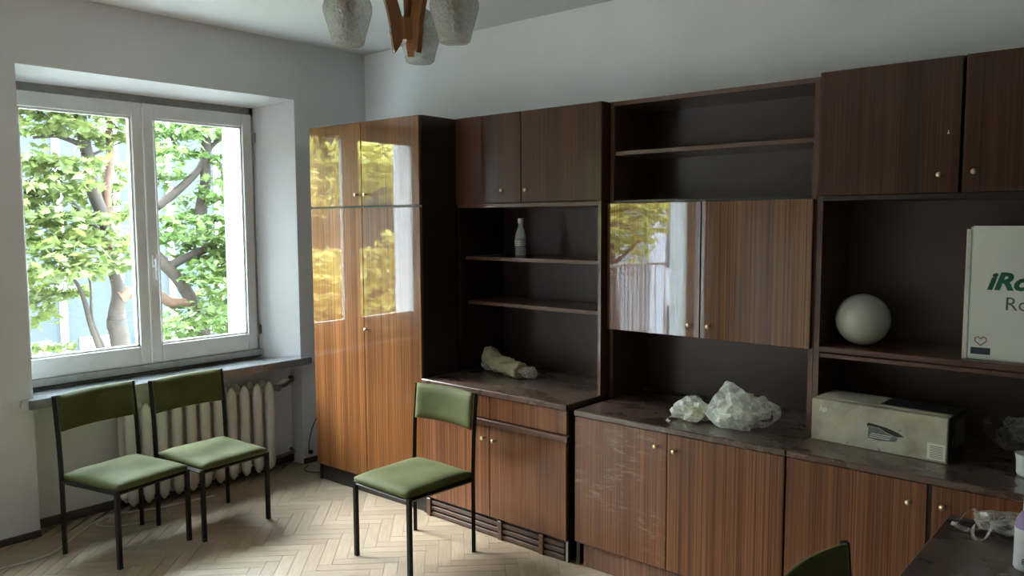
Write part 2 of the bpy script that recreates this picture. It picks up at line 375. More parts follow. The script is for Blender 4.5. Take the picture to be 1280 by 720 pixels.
# window wall with splayed reveal and radiator niche
bm = bmesh.new()
DY0, DY1 = -5.88, -3.72          # balcony door opening
WY0, WY1, FY0, FY1 = -2.19, -.585, -2.215, -.757
prism(bm, [(0,WY1),(0,.2),(-.24,.2),(-.24,-.80),(-.18,-.757)], 'z', .66, 2.413)          # right splay
box(bm, -.24, 0, WY1, .2, -.25, .66)
prism(bm, [(0,DY1),(0,WY0),(-.18,FY0),(-.24,FY0),(-.24,DY1)], 'z', .66, 2.413)
box(bm, -.24, 0, DY1, WY0, -.25, .66)
prism(bm, [(0,2.413),(0,H),(-.24,H),(-.24,2.355),(-.18,2.358)], 'y', DY1, .2)           # lintel
box(bm, -.24, -.12, WY0, WY1, -.25, .715)                                                 # niche back
box(bm, -.24, -.13, WY0, WY1, .66, .715)
box(bm, -.24, 0, DY0, DY1, 2.35, H); box(bm, -.24, 0, YF-.2, DY0, -.25, H)
# outer leaf
box(bm, -.47, -.24, -.83, .2, -.25, H); box(bm, -.47, -.24, DY1, -2.19, -.25, H)
box(bm, -.47, -.24, -2.19, -.83, -.25, .76); box(bm, -.47, -.24, -2.19, -.83, 2.36, H)
box(bm, -.47, -.24, DY0, DY1, 2.35, H); box(bm, -.47, -.24, YF-.2, DY0, -.25, H)
box(bm, -.24, 0, DY0, DY1, -.25, -.012); box(bm, -.47, -.24, DY0, DY1, -.25, -.012)
wl = struct(obj('wall_left', bm, 'wall'))
# baseboards
bm = bmesh.new(); box(bm, 0, .014, DY1, WY0, 0, .035, .003); box(bm, 0, .014, WY1, 0, 0, .035, .003)
box(bm, -.12, -.106, WY0, WY1, 0, .05, .003)
struct(obj('baseboard_left', bm, 'base'))
bm = bmesh.new(); box(bm, .02, XR, -.014, 0, 0, .05, .003); struct(obj('baseboard_back', bm, 'base'))

# ------------------------------------------------------------------ herringbone parquet
L_, W_ = .315, .063
def project(p):
    q = Vector(p)-CAM; z = q.dot(_F)
    if z < .1: return None
    return 640+FPX*q.dot(_R2)/z, 360-FPX*q.dot(_U2)/z, z
cs, sn = math.cos(PI/4), math.sin(PI/4)
planks = []
rp = random.Random(3)
for i in range(-90, 130):
    for j in range(-22, 26):
        bx, by = i*W_+j*L_, i*W_-j*L_
        for hv in (0, 1):
            if hv == 0: c = (bx+L_/2, by+W_/2); hl, hw = L_/2, W_/2
            else: c = (bx+L_+W_/2, by+W_-L_/2); hl, hw = W_/2, L_/2
            wx, wy = c[0]*cs-c[1]*sn+1.0, c[0]*sn+c[1]*cs-1.6
            if -.2 < wx < XR+.2 and YF-.2 < wy < .2:
                planks.append((wx, wy, hv))
def plank(bm, wx, wy, hv, ox=0, oy=0):
    g = .0004; hl, hw = L_/2-g, W_/2-g; a = PI/4 + (PI/2 if hv else 0)
    ca, sa = math.cos(a), math.sin(a); zt = rp.uniform(-.0006, 0.0)
    tl = rp.uniform(-.0004,.0004)
    P = [(-hl,-hw),(hl,-hw),(hl,hw),(-hl,hw)]
    def wv(p, z):
        x = wx+p[0]*ca-p[1]*sa; y = wy+p[0]*sa+p[1]*ca
        x = max(-.11, min(XR, x)); y = max(YF, min(0, y))
        if y > WY1-.002 or y < WY0: x = max(x, 0)
        return (x-ox, y-oy, z)
    lo = [bm.verts.new(wv(p, -.012)) for p in P]
    mi = [bm.verts.new(wv(p, zt-.0012)) for p in P]
    hi = [bm.verts.new(wv((p[0]*(1-.001/hl), p[1]*(1-.001/hw)), zt+tl*(1 if p[0] > 0 else -1))) for p in P]
    fs = [bm.faces.new(hi)]
    for q in range(4):
        r_ = (q+1) % 4
        fs.append(bm.faces.new((mi[q], mi[r_], hi[r_], hi[q]))); fs.append(bm.faces.new((lo[q], lo[r_], mi[r_], mi[q])))
    uvl = bm.loops.layers.uv.verify(); off = rp.uniform(0, 40)
    for f in fs:
        for l in f.loops:
            x = l.vert.co.x+ox-wx; y = l.vert.co.y+oy-wy
            l[uvl].uv = (off+x*ca+y*sa, off-x*sa+y*ca)
vis = []
for k, (x, y, hv) in enumerate(planks):
    pr = project((x, y, 0))
    hidden = y > -.66 and x > .32
    if pr and -10 < pr[0] < 1290 and 0 < pr[1] < 726 and not hidden and x > -.1 and not (x > 2.35 and y > -1.25): vis.append((pr[2], k))
vis.sort(); pick = {k for _, k in vis[:300]}
rest = bmesh.new()
for k, (x, y, hv) in enumerate(planks):
    if k in pick:
        bm = bmesh.new(); plank(bm, x, y, hv, x, y)
        me = bpy.data.meshes.new('parquet_block'); bm.to_mesh(me); bm.free(); me.materials.append(M['parquet'])
        o = bpy.data.objects.new('parquet_block', me); COL.objects.link(o); o.parent = floor; o.location = (x, y, 0)
    else: plank(rest, x, y, hv)
obj('parquet_field', rest, 'parquet', floor, kind='stuff')

# ------------------------------------------------------------------ main window
win = bpy.data.objects.new('window_1', None); COL.objects.link(win); win.location = (-.2, -1.49, .75); win['kind'] = 'structure'; win['_org'] = (-.2, -1.49, .75)
win['label'] = 'white painted double casement window looking out on the trees'
bm = bmesh.new()
box(bm, -.245,-.195, FY0, -.757, 2.305, 2.36); box(bm, -.245,-.160, FY0+.01, -.765, .752, .789)
box(bm, -.245,-.195, FY0, -2.19, .745, 2.36); box(bm, -.245,-.195, -.795, -.757, .745, 2.36)
obj('window_frame', bm, 'dirty', win)
def sash(y0, y1, gy0, gy1, nm):
    bm = bmesh.new(); z0, z1, gz0, gz1 = .79, 2.312, .898, 2.232
    X0, X1 = -.235, -.178
    box(bm, X0, X1, y0, gy0, z0, z1, .004); box(bm, X0, X1, gy1, y1, z0, z1, .004)
    box(bm, X0, X1-.0005, gy0, gy1, gz1, z1, .003); box(bm, X0, X1-.0005, gy0, gy1, z0, gz0, .003)
    s = obj('casement', bm, 'frame', win)
    bm = bmesh.new()                                     # glazing bead
    t = .012
    box(bm, X0+.015, X1-.012, gy0, gy0+t, gz0, gz1); box(bm, X0+.015, X1-.012, gy1-t, gy1, gz0, gz1)
    box(bm, X0+.015, X1-.012, gy0, gy1, gz0, gz0+t); box(bm, X0+.015, X1-.012, gy0, gy1, gz1-t, gz1)
    obj('glazing_bead', bm, 'frame', s)
    bm = bmesh.new(); box(bm, -.214, -.210, gy0+.002, gy1-.002, gz0+.002, gz1-.002); obj('glass_pane', bm, 'glass', s)
    return s
sash(-2.21, -1.493, -2.135, -1.553, 'l'); sr = sash(-1.487, -.790, -1.425, -.855, 'r')
bm = bmesh.new(); box(bm, -.178, -.166, -1.468, -1.444, 1.36, 1.43, .003); box(bm, -.166,-.150, -1.462,-1.450, 1.395,1.407,.002)
tube(bm, [(-.150,-1.456,1.412),(-.146,-1.456,1.36),(-.148,-1.456,1.29)], .007, 8)
obj('handle', bm, 'plasticwhite', sr, smooth=False)
for z in (2.17, .92):
    bm = bmesh.new(); tube(bm, [(-.176,-.785,z-.045),(-.176,-.785,z+.045)], .007, 10); box(bm, -.195,-.176,-.79,-.76,z-.03,z+.03)
    obj('hinge', bm, 'metal', sr)
bm = bmesh.new(); box(bm, -.20,-.170, FY0+.01, -.77, .7415, .7518); obj('rubber_seal', bm, 'seal', win)
# sill board with rounded corners
bm = bmesh.new()
z0, z1 = .682, .729
prism(bm, [(-.19,-2.205),(-.01,-2.190),(0.001,-2.192),(.001,-2.255),(.045,-2.258),(.072,-2.235),(.072,-.56),(.055,-.535),(.001,-.535),(.001,-.586),(-.01,-.592),(-.185,-.762)], 'z', z0, z1)
bmesh.ops.bevel(bm, geom=[e for e in bm.edges if e.verts[0].co.x > 0 and e.verts[1].co.x > 0 and abs(e.verts[0].co.z-e.verts[1].co.z) < .001], offset=.006, segments=2, affect='EDGES')
obj('window_sill', bm, 'sill', win)

# ------------------------------------------------------------------ balcony door (left of the camera, seen only in reflections)
dr = bpy.data.objects.new('door_1', None); COL.objects.link(dr); dr.location = (-.2, -4.8, 0); dr['kind'] = 'structure'; dr['_org'] = (-.2,-4.8,0)
bm = bmesh.new()
box(bm, -.245,-.18, DY0, DY0+.05, 0, 2.35); box(bm, -.245,-.18, DY1-.05, DY1, 0, 2.35); box(bm, -.245,-.18, DY0, DY1, 2.30, 2.35); box(bm, -.245,-.18, DY0, DY1, -.012, .03)
obj('door_frame', bm, 'frame', dr)
for (a, b_) in ((DY0+.05, DY1-.05),):
    bm = bmesh.new()
    box(bm, -.235,-.178, a, a+.075, .03, 2.30,.003); box(bm, -.235,-.178, b_-.075, b_, .03, 2.30,.003)
    box(bm, -.235,-.1785, a+.075, b_-.075, 2.22, 2.30); box(bm, -.235,-.1785, a+.075, b_-.075, .03, .22)
    l = obj('door_leaf', bm, 'frame', dr)
    bm = bmesh.new(); box(bm, -.213,-.209, a+.074, b_-.074, .219, 2.221); obj('glass_pane', bm, 'glass', l)

# ------------------------------------------------------------------ radiator
rad = thing('radiator', 'cream cast-iron column radiator in the niche under the window', 'radiator', (-.02,-1.28,0))
def section_bm():
    bm = bmesh.new()
    for xo in (-.045, .045):
        pts = [(xo,0,.030),(xo,0,.055),(xo,0,.10),(xo,0,.30),(xo,0,.52),(xo,0,.575),(xo,0,.605)]
        rs = [.006,.020,.026,.024,.026,.020,.006]
        k = 10; rings = []
        for p, r_ in zip(pts, rs):
            rings.append([bm.verts.new((p[0]+math.cos(q*2*PI/k)*r_*1.15, math.sin(q*2*PI/k)*r_*1.25, p[2])) for q in range(k)])
        for a in range(len(rings)-1):
            for q in range(k): bm.faces.new((rings[a][q], rings[a][(q+1)%k], rings[a+1][(q+1)%k], rings[a+1][q]))
        bm.faces.new(rings[0][::-1]); bm.faces.new(rings[-1])
    for z in (.085, .545):
        tube(bm, [(-.05,0,z),(.05,0,z)], .024, 8); tube(bm, [(0,-.046,z),(0,.046,z)], .019, 8)
    return bm
bm = section_bm(); me = bpy.data.meshes.new('section'); bm.to_mesh(me); bm.free(); me.materials.append(M['radiator'])
for p in me.polygons: p.use_smooth = True
for i in range(11):
    o = bpy.data.objects.new('section', me); COL.objects.link(o); o.parent = rad; o.location = (0, -1.72+.0875*i+1.28, 0)
bm = bmesh.new(); tube(bm, [(-.02,-.81,.545),(-.02,-.76,.545)], .016, 10); box(bm, -.045,.005,-.775,-.735,.525,.565,.008)
v_ = obj('valve', bm, 'metal', rad)
bm = bmesh.new(); tube(bm, [(-.02,-.74,.545),(-.02,-.69,.555),(-.05,-.62,.575),(-.08,-.60,.58),(-.118,-.597,.58)], .012, 8); obj('pipe', bm, 'pipe', rad, True)
bm = bmesh.new(); tube(bm, [(-.02,-.755,.57),(0.02,-.735,.60),(.04,-.72,.60)], .008, 8); obj('valve_key', bm, 'plasticwhite', rad, True)
bm = bmesh.new(); tube(bm, [(-.02,-.81,.085),(-.02,-.72,.085),(-.06,-.62,.085),(-.118,-.60,.085)], .012, 8); obj('pipe', bm, 'pipe', rad, True)
for yy in (-1.63, -.95):
    bm = bmesh.new(); box(bm, -.12,-.0, yy-.012, yy+.012, .045, .06); box(bm, -.03,-.01,yy-.012,yy+.012,0,.06); obj('bracket', bm, 'pipe', rad)

# ------------------------------------------------------------------ furniture
def knob(parent, x, y, z, r=.010):
    bm = bmesh.new(); lathe(bm, [(0,0),(.0055,0),(.005,.014),(r,.019),(r*1.02,.023),(r*.8,.0265),(0,.0275)], (0,0,0), 16)
    bmesh.ops.rotate(bm, verts=bm.verts[:], cent=(0,0,0), matrix=Matrix.Rotation(PI/2, 3, 'X'))
    bmesh.ops.translate(bm, verts=bm.verts[:], vec=(x, y, z))
    return obj('knob', bm, 'brass', parent, True, org=parent['_org'])
def door(parent, x0, x1, z0, z1, yf, mat, kx=None, kz=None, name='door', th=.018, label=None):
    d_ = B(name, mat, parent, x0+.0015, x1-.0015, yf, yf+th, z0+.0015, z1-.0015, .002, label=label)
    if kx is not None: knob(d_, kx, yf, kz)
    return d_

# wardrobe (slightly askew)
o3 = (.339, -.713, 0)
wd = thing('wardrobe', 'tall two-door wardrobe of striped lacquered veneer, mirroring the window', 'wardrobe', o3, math.atan2(.0256,.9576), org=(0,0,0))
W = .958; D = .66
B('side_panel', 'carcass', wd, 0, .018, .019, D, .0, 2.193); B('side_panel', 'carcass', wd, W-.018, W, .019, D, .0, 2.193)
B('top_panel', 'carcass', wd, .018, W-.018, .019, D, 2.173, 2.193); B('shelf', 'carcass', wd, .018, W-.018, .0195, D, 1.697, 1.716)
B('back_panel', 'carcass', wd, .018, W-.018, D-.008, D, .1, 2.173); B('bottom_panel', 'carcass', wd, .018, W-.018, .019, D, .098, .116)
B('plinth', 'plinth', wd, .018, W-.018, .03, .045, 0, .098)
mid = .4815
door(wd, 0, mid, .105, 1.703, 0, 'wood'); door(wd, mid, W, .105, 1.703, 0, 'wood', mid+.03, .998)
door(wd, 0, mid, 1.711, 2.193, 0, 'wood', mid-.035, 1.778); door(wd, mid, W, 1.711, 2.193, 0, 'wood', mid+.045, 1.778)

def cabinet_lower(nm, label, x0, x1, ztop, yf, splits, knobs, mat, zb=.107, zd=None, plinth='plinth', group=None):
    c = thing(nm, label, 'cabinet', ((x0+x1)/2, yf, 0), group=group)
    zt = ztop-.027
    B('side_panel', 'carcass', c, x0, x0+.018, yf+.019, -.02, 0, zt); B('side_panel', 'carcass', c, x1-.018, x1, yf+.019, -.02, 0, zt)
    B('bottom_panel', 'carcass', c, x0+.018, x1-.018, yf+.019, -.02, zb-.01, zb+.008)
    B('back_panel', 'carcass', c, x0+.018, x1-.018, -.028, -.02, zb, zt)
    B('plinth', plinth, c, x0+.04, x1-.018, yf+.022, yf+.038, 0, zb-.002)
    bounds = splits
    for (a, b_), kx in zip(bounds, knobs):
        door(c, a, b_, zb, (zd or zt), yf, mat, kx[0], kx[1])
    return c
# unit two lower
XL, XM2, XR2 = 1.300, 1.797, 2.288
YL2 = -.692
c2 = cabinet_lower('base_cabinet', 'low cabinet with drawer band and two doors, behind the single chair', XL, XR2, .764, YL2, [(XL, XM2), (XM2, XR2)], [(1.765,.518), (1.838,.515)], 'wood_front', zd=.588)
for a, b_ in ((XL, XM2), (XM2, XR2)): door(c2, a, b_, .618, .736, YL2+.004, 'wood_front', name='drawer')
B('handle_rail', 'edge', c2, XL, XR2+.014, YL2-.014, YL2+.012, .590, .615, .002)
B('side_strip', 'metal', c2, XR2-.012, XR2+.001, YL2+.012, YL2+.03, 0, .10, label='grey metal end strip')
for k in range(3): B('plinth_slat', 'slat', c2, XL+.05, XR2-.02, YL2+.010, YL2+.022, .006+.031*k, .026+.031*k, .002)
for x in (1.335, 1.86, 2.13): B('plinth_block', 'edge', c2, x-.014, x+.014, YL2+.002, YL2+.021, 0, .100, .002)
t2 = B('worktop', 'top', c2, XL, XR2+.002, YL2-.004, -.02, .737, .764, .003)
# unit two upper
c = thing('wall_cabinet', 'narrower upper cabinet with open shelves beside the wardrobe', 'cabinet', (1.8,-.42,.764))
YU = -.42
B('side_panel', 'carcass', c, 1.300, 1.318, YU+.019, -.02, .7645, 2.193); B('side_panel', 'edge', c, 2.272, 2.290, YU+.002, -.02, .7645, 2.193)
B('top_panel', 'carcass', c, 1.318, 2.272, YU+.02, -.02, 2.175, 2.193)
B('shelf', 'edge', c, 1.318, 2.272, YU+.0, -.02, 1.697, 1.716); B('back_panel', 'backboard', c, 1.318, 2.272, -.028, -.02, .766, 2.175)
B('shelf', 'edge', c, 1.318, 2.272, -.355, -.028, 1.404, 1.424, .001, label='upper open shelf'); B('shelf', 'edge', c, 1.318, 2.272, -.340, -.028, 1.150, 1.170, .001)
B('filler_panel', 'edge', c, 1.300, 1.498, YU+.006, YU+.0195, 1.716, 2.193, .001)
door(c, 1.500, 1.784, 1.718, 2.193, YU, 'wood_dull', 1.662, 1.786); door(c, 1.785, 2.290, 1.718, 2.193, YU, 'wood_dull', 1.829, 1.783)

# unit three lower
XL3, XM3, XR3, YL3 = 2.325, 2.812, 3.322, -.678
c3 = cabinet_lower('base_cabinet', 'low cabinet with scratched doors, glints painted on one, under the two plastic bags', XL3, XR3, .745, YL3, [(XL3, XM3), (XM3, XR3)], [(2.765,.655), (2.853,.650)], 'wood_front', zb=.115, plinth='red_plinth')
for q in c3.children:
    if q.name.startswith('door') and q.data.vertices[0].co.x < -.2: q.data.materials[0] = M['wood_scratch_glints']; break
B('side_strip', 'metal', c3, XL3+.002, XL3+.016, YL3+.02, YL3+.035, 0, .11, label='grey metal end strip')
B('worktop', 'top', c3, XL3-.002, XR3+.004, YL3-.006, -.02, .718, .745, .004)
# unit three upper
YU3 = -.358
c = thing('wall_cabinet', 'upper cabinet with open shelves above two glossy hanging doors', 'cabinet', (2.8,-.36,.745))
B('side_panel', 'edge', c, 2.302, 2.322, YU3, -.02, .746, 2.192); B('side_panel', 'edge', c, 3.283, 3.303, YU3, -.02, .746, 2.192)
B('top_panel', 'edge', c, 2.322, 3.283, YU3+.001, -.02, 2.172, 2.192)
B('back_panel', 'backboard', c, 2.322, 3.283, -.028, -.02, .746, 2.172)
B('shelf', 'edge', c, 2.322, 3.283, -.345, -.028, 1.936, 1.956, .001)
B('shelf', 'carcass', c, 2.322, 3.283, YU3+.002, -.028, 1.702, 1.720); B('shelf', 'carcass', c, 2.322, 3.283, YU3+.002, -.028, 1.092, 1.110)
door(c, 2.296, 2.799, 1.090, 1.708, -.378, 'wood', 2.752, 1.150); door(c, 2.800, 3.297, 1.090, 1.708, -.378, 'wood', 2.848, 1.150)
# unit four lower
XL4, XM4, XR4 = 3.328, 3.828, 4.335
c4 = cabinet_lower('base_cabinet', 'low cabinet carrying the long grey carton, right of the frame', XL4, XR4, .745, YL3, [(XL4, XM4-.006), (XM4+.006, XR4)], [(3.766,.645), (3.872,.652)], 'wood_front', zb=.115)
B('stile', 'carcass', c4, XM4-.006, XM4+.006, YL3+.006, YL3+.03, .115, .718)
B('worktop', 'top', c4, XL4, XR4, YL3-.006, -.02, .718, .745, .004)
c = thing('wall_cabinet', 'upper cabinet over the white carton with two plain matt doors', 'cabinet', (3.8,-.36,.745))
B('side_panel', 'edge', c, 3.305, 3.327, YU3, -.02, .746, 2.206); B('side_panel', 'edge', c, 4.315, 4.335, YU3, -.02, .746, 2.206)
B('top_panel', 'carcass', c, 3.327, 4.315, YU3+.001, -.02, 2.186, 2.206); B('back_panel', 'backboard', c, 3.327, 4.315, -.028, -.02, .746, 2.186)
B('shelf', 'carcass', c, 3.327, 4.315, YU3+.001, -.028, 1.698, 1.716)
B('shelf', 'edge', c, 3.327, 4.315, YU3-.002, -.028, 1.083, 1.107, .003, label='long open shelf with worn front edge'); B('shelf_lip', 'edge', c, 3.327, 4.315, YU3+.003, YU3+.02, 1.060, 1.080, .003)
dl = door(c, 3.312, 3.816, 1.716, 2.206, -.378, 'wood_dull', 3.754, 1.784); door(c, 3.825, 4.333, 1.716, 2.206, -.385, 'wood_dull', 3.866, 1.790)
bm = bmesh.new(); prism(bm, [(3.772,1.930),(3.778,1.930),(3.775,1.945)], 'y', -.3787, -.3782); obj('veneer_chip', bm, 'ink_white', dl, label='small white chip in the veneer')

# ------------------------------------------------------------------ chairs
def pad(bm, prof, bulge, th, nx=10, nz=8):
    pass
def make_chair(label, loc, rz, group='green chairs with black frames'):
    t = thing('chair', label, 'chair', loc, rz, group, org=(0,0,0))
    for s in (-1, 1):
        bm = bmesh.new(); tube(bm, [(s*.193,.200,0),(s*.193,.200,.372)], .0135, 4); bmesh.ops.rotate(bm, verts=bm.verts[:], cent=(s*.193,.2,0), matrix=Matrix.Rotation(PI/4,3,'Z'))
        obj('leg', bm, 'black', t)
        bm = bmesh.new(); tube(bm, [(s*.212,-.200,0),(s*.211,-.200,.40),(s*.211,-.208,.58),(s*.211,-.228,.785)], .0135, 4)
        obj('leg', bm, 'black', t)
        bm = bmesh.new(); tube(bm, [(s*.194,.198,.362),(s*.209,-.198,.362)], .0115, 4); obj('seat_rail', bm, 'black', t)
    for y, hw in ((.198,.19),(-.195,.205)):
        bm = bmesh.new(); tube(bm, [(-hw,y,.362),(hw,y,.362)], .0115, 4); obj('seat_rail', bm, 'black', t)
    # seat cushion
    bm = bmesh.new(); nx, ny = 14, 14; top = []; bot = []
    for i in range(nx+1):
        u = i/nx*2-1; rowt = []; rowb = []
        for j in range(ny+1):
            v = j/ny*2-1
            k = 1-max(abs(u), abs(v))**10*.0
            hw = .202 - .006*v
            cx = u*hw*(1-.02*abs(v)**6); cy = v*.214*(1-.02*abs(u)**6)
            e = (1-abs(u)**6)*(1-abs(v)**6)
            z = .392+.022*e**.6+.004*noise.noise(Vector((u*1.7, v*1.7, loc[0]*9)))
            rowt.append(bm.verts.new((cx, cy, z))); rowb.append(bm.verts.new((cx*.99, cy*.99, .372-.002*e)))
        top.append(rowt); bot.append(rowb)
    for i in range(nx):
        for j in range(ny):
            bm.faces.new((top[i][j], top[i+1][j], top[i+1][j+1], top[i][j+1])); bm.faces.new((bot[i][j+1], bot[i+1][j+1], bot[i+1][j], bot[i][j]))
    for i in range(nx):
        bm.faces.new((bot[i][0], bot[i+1][0], top[i+1][0], top[i][0])); bm.faces.new((top[i][ny], top[i+1][ny], bot[i+1][ny], bot[i][ny]))
        bm.faces.new((top[0][i], top[0][i+1], bot[0][i+1], bot[0][i])); bm.faces.new((bot[nx][i], bot[nx][i+1], top[nx][i+1], top[nx][i]))
    bmesh.ops.recalc_face_normals(bm, faces=bm.faces[:])
    obj('seat', bm, 'velvet', t, True)
    # curved backrest pad between the posts
    bm = bmesh.new(); nx, nz = 16, 8; A = []; Bk = []
    for i in range(nx+1):
        u = i/nx*2-1; ra = []; rb = []
        for j in range(nz+1):
            v = j/nz*2-1; z = .697+v*.089; lean = -.208-.020*(z-.58)/.2
            y = lean+.010-.034*(1-u*u); x = u*.2
            e = (1-abs(u)**8)*(1-abs(v)**6)
            ra.append(bm.verts.new((x, y+.004+.014*e**.5, z))); rb.append(bm.verts.new((x, y-.004-.008*e**.5, z)))
        A.append(ra); Bk.append(rb)
    for i in range(nx):
        for j in range(nz):
            bm.faces.new((A[i][j+1], A[i+1][j+1], A[i+1][j], A[i][j])); bm.faces.new((Bk[i][j], Bk[i+1][j], Bk[i+1][j+1], Bk[i][j+1]))
        bm.faces.new((A[i][0], A[i+1][0], Bk[i+1][0], Bk[i][0])); bm.faces.new((Bk[i][nz], Bk[i+1][nz], A[i+1][nz], A[i][nz]))
    for j in range(nz):
        bm.faces.new((Bk[0][j], Bk[0][j+1], A[0][j+1], A[0][j])); bm.faces.new((A[nx][j], A[nx][j+1], Bk[nx][j+1], Bk[nx][j]))
    bmesh.ops.recalc_face_normals(bm, faces=bm.faces[:])
    obj('backrest', bm, 'velvet', t, True)
    return t
make_chair('green chair with black frame standing alone in front of the low cabinets', (1.6455,-1.076,0), PI)
make_chair('green chair with black frame under the window, farther from the wardrobe', (.490,-1.945,0), math.atan2(.081,.3935)-PI/2)
make_chair('green chair with black frame in front of the radiator, nearer the wardrobe', (.510,-1.496,0), math.atan2(.0315,.415)-PI/2)
make_chair('green chair cut off by the bottom edge, its back near the dark table', (4.035,-1.755,0), -PI/2-.06)

# ------------------------------------------------------------------ chandelier
HUB = Vector((2.755,-2.065,2.16))
ch = thing('chandelier', 'wooden three-arm chandelier with frosted textured glass shades hanging from the ceiling', 'lamp', (HUB.x, HUB.y, H))
bm = bmesh.new(); lathe(bm, [(0,H-.001),(.055,H-.001),(.05,H-.03),(.012,H-.045),(0,H-.045)], (HUB.x,HUB.y,0), 24); obj('ceiling_rose', bm, 'armwood', ch, True)
bm = bmesh.new(); tube(bm, [(HUB.x,HUB.y,H-.04),(HUB.x,HUB.y,HUB.z+.02)], .011, 12); obj('stem', bm, 'armwood', ch, True)
bm = bmesh.new(); lathe(bm, [(0,-.03),(.030,-.03),(.030,.030),(.014,.034),(0,.034)], HUB, 6); obj('hub', bm, 'armwood', ch)
for th in (85, 205, 325):
    a = R(th); dv = (_R*math.cos(a) + Vector((-math.sin(YAW), math.cos(YAW), 0))*math.sin(a)); sd = Vector((-dv.y, dv.x, 0))
    pr = [(.040,-.066),(.031,-.01),(.040,.045),(.062,.11),(.095,.165),(.135,.195),(.175,.200)]
    cv = catmull([(p[0], p[1], 0) for p in pr], 5); bm = bmesh.new(); rings = []
    for i, p in enumerate(cv):
        tt = cv[min(i+1,len(cv)-1)]-cv[max(i-1,0)]; tt.normalize(); nn = Vector((-tt.y, tt.x, 0))
        f = i/(len(cv)-1); hw = .021*min(1, .05+f*6)*(1-.45*f); ht = .009
        ring = []
        for sx, sy in ((-1,-1),(1,-1),(1,1),(-1,1)):
            q = p+nn*(sy*hw); ring.append(bm.verts.new(HUB+dv*q.x+Vector((0,0,q.y))+sd*(sx*ht)))
        rings.append(ring)
    for i in range(len(rings)-1):
        for j in range(4): bm.faces.new((rings[i][j], rings[i][(j+1)%4], rings[i+1][(j+1)%4], rings[i+1][j]))
    bm.faces.new(rings[0][::-1]); bm.faces.new(rings[-1]); bmesh.ops.recalc_face_normals(bm, faces=bm.faces[:])
    obj('arm', bm, 'armwood', ch)
    c = HUB+dv*.17; zb = 2.103
    bm = bmesh.new(); lathe(bm, [(0,.26),(.012,.26),(.014,.20),(.020,.175),(.020,.10),(.016,.085),(0,.085)], (c.x,c.y,zb), 14); obj('lamp_holder', bm, 'armwood', ch, True)
    bm = bmesh.new(); lathe(bm, [(0,.012),(.012,.018),(.022,.036),(.024,.05),(.014,.075),(.012,.09)], (c.x,c.y,zb+.012), 14); 
    bmesh.ops.recalc_face_normals(bm, faces=bm.faces[:]); obj('bulb', bm, 'plasticwhite', ch, True)
    bm = bmesh.new(); lathe(bm, [(0,0),(.038,0),(.043,.004),(.049,.030),(.060,.066),(.0665,.090),(.067,.103),(.061,.124),(.048,.142),(.030,.155),(.020,.158)], (c.x,c.y,zb), 32)
    bmesh.ops.recalc_face_normals(bm, faces=bm.faces[:]); obj('lamp_shade', bm, 'shade', ch, True)

# ------------------------------------------------------------------ crumpled things
def blob(c, sx, sy, sz, amp, freq, seed, sub=4, floor_z=None, rz=0, ridge=True):
    bm = bmesh.new(); bmesh.ops.create_icosphere(bm, subdivisions=sub, radius=1); fac = [Vector((rb_.gauss(0,1), rb_.gauss(0,1), rb_.gauss(0,1))).normalized() for rb_ in [random.Random(seed)] for _ in range(70)]
    rot = Matrix.Rotation(rz, 3, 'Z')
    for v in bm.verts:
        n_ = v.co.normalized(); p = n_*freq+Vector((seed*3.1, seed*1.7, seed))
        q = 0; am = 1; fr_ = 1
        for o_ in range(3):
            x = noise.noise(p*fr_); q += am*((1-abs(x)*2.2) if ridge else x); am *= .5; fr_ *= 2.1
        # facets: the nearest of a few random planes flattens the film, as crumpled film folds
        d_ = max(n_.dot(f_)*(1+.12*((i_*37) % 7)/7) for i_, f_ in enumerate(fac)); r_ = (.90/max(d_, .6))*(1+amp*.35*(q-.8 if ridge else q))
        co = Vector((n_.x*sx*r_, n_.y*sy*r_, n_.z*sz*r_)); co = rot @ co
        v.co = co+Vector(c)
        if floor_z is not None and v.co.z < floor_z+.002: v.co.z = floor_z+.001+.002*(noise.noise(v.co*60)+1)*.5
    return bm
def crumple(c, sx, sy, sz, seed, floor_z, rz=0, spike=.23, bm=None, sub=3, pull=()):
    """sharp-faceted film: every vertex of a coarse sphere gets its own radius; pull drags parts of it out into corners"""
    bm = bm or bmesh.new(); rg = random.Random(seed); rot = Matrix.Rotation(rz, 3, 'Z')
    for v in bmesh.ops.create_icosphere(bm, subdivisions=sub, radius=1)['verts']:
        n_ = v.co.normalized(); r_ = 1+rg.uniform(-spike, spike*.8)+.22*noise.noise(n_*1.6+Vector((seed, 0, 0)))
        co = rot @ Vector((n_.x*sx*r_, n_.y*sy*r_, n_.z*sz*r_))
        for d_, k in pull:
            f = max(0, n_.dot(Vector(d_).normalized())); co += Vector(d_)*k*f**5
        v.co = co+Vector(c)
        if v.co.z < floor_z+.002: v.co.z = floor_z+.001+rg.random()*.002
    return bm
def ribbon(bm, pts, wv, w0, w1=None):
    P = catmull(pts, 5); prev = None; w1 = w1 or w0
    for i, p in enumerate(P):
        w_ = w0+(w1-w0)*i/(len(P)-1); o_ = Vector(wv)*w_*.5*(1+.25*noise.noise(p*50))
        cur = (bm.verts.new(p-o_), bm.verts.new(p+o_))
        if prev: bm.faces.new((prev[0], prev[1], cur[1], cur[0]))
        prev = cur
ZT3 = .745
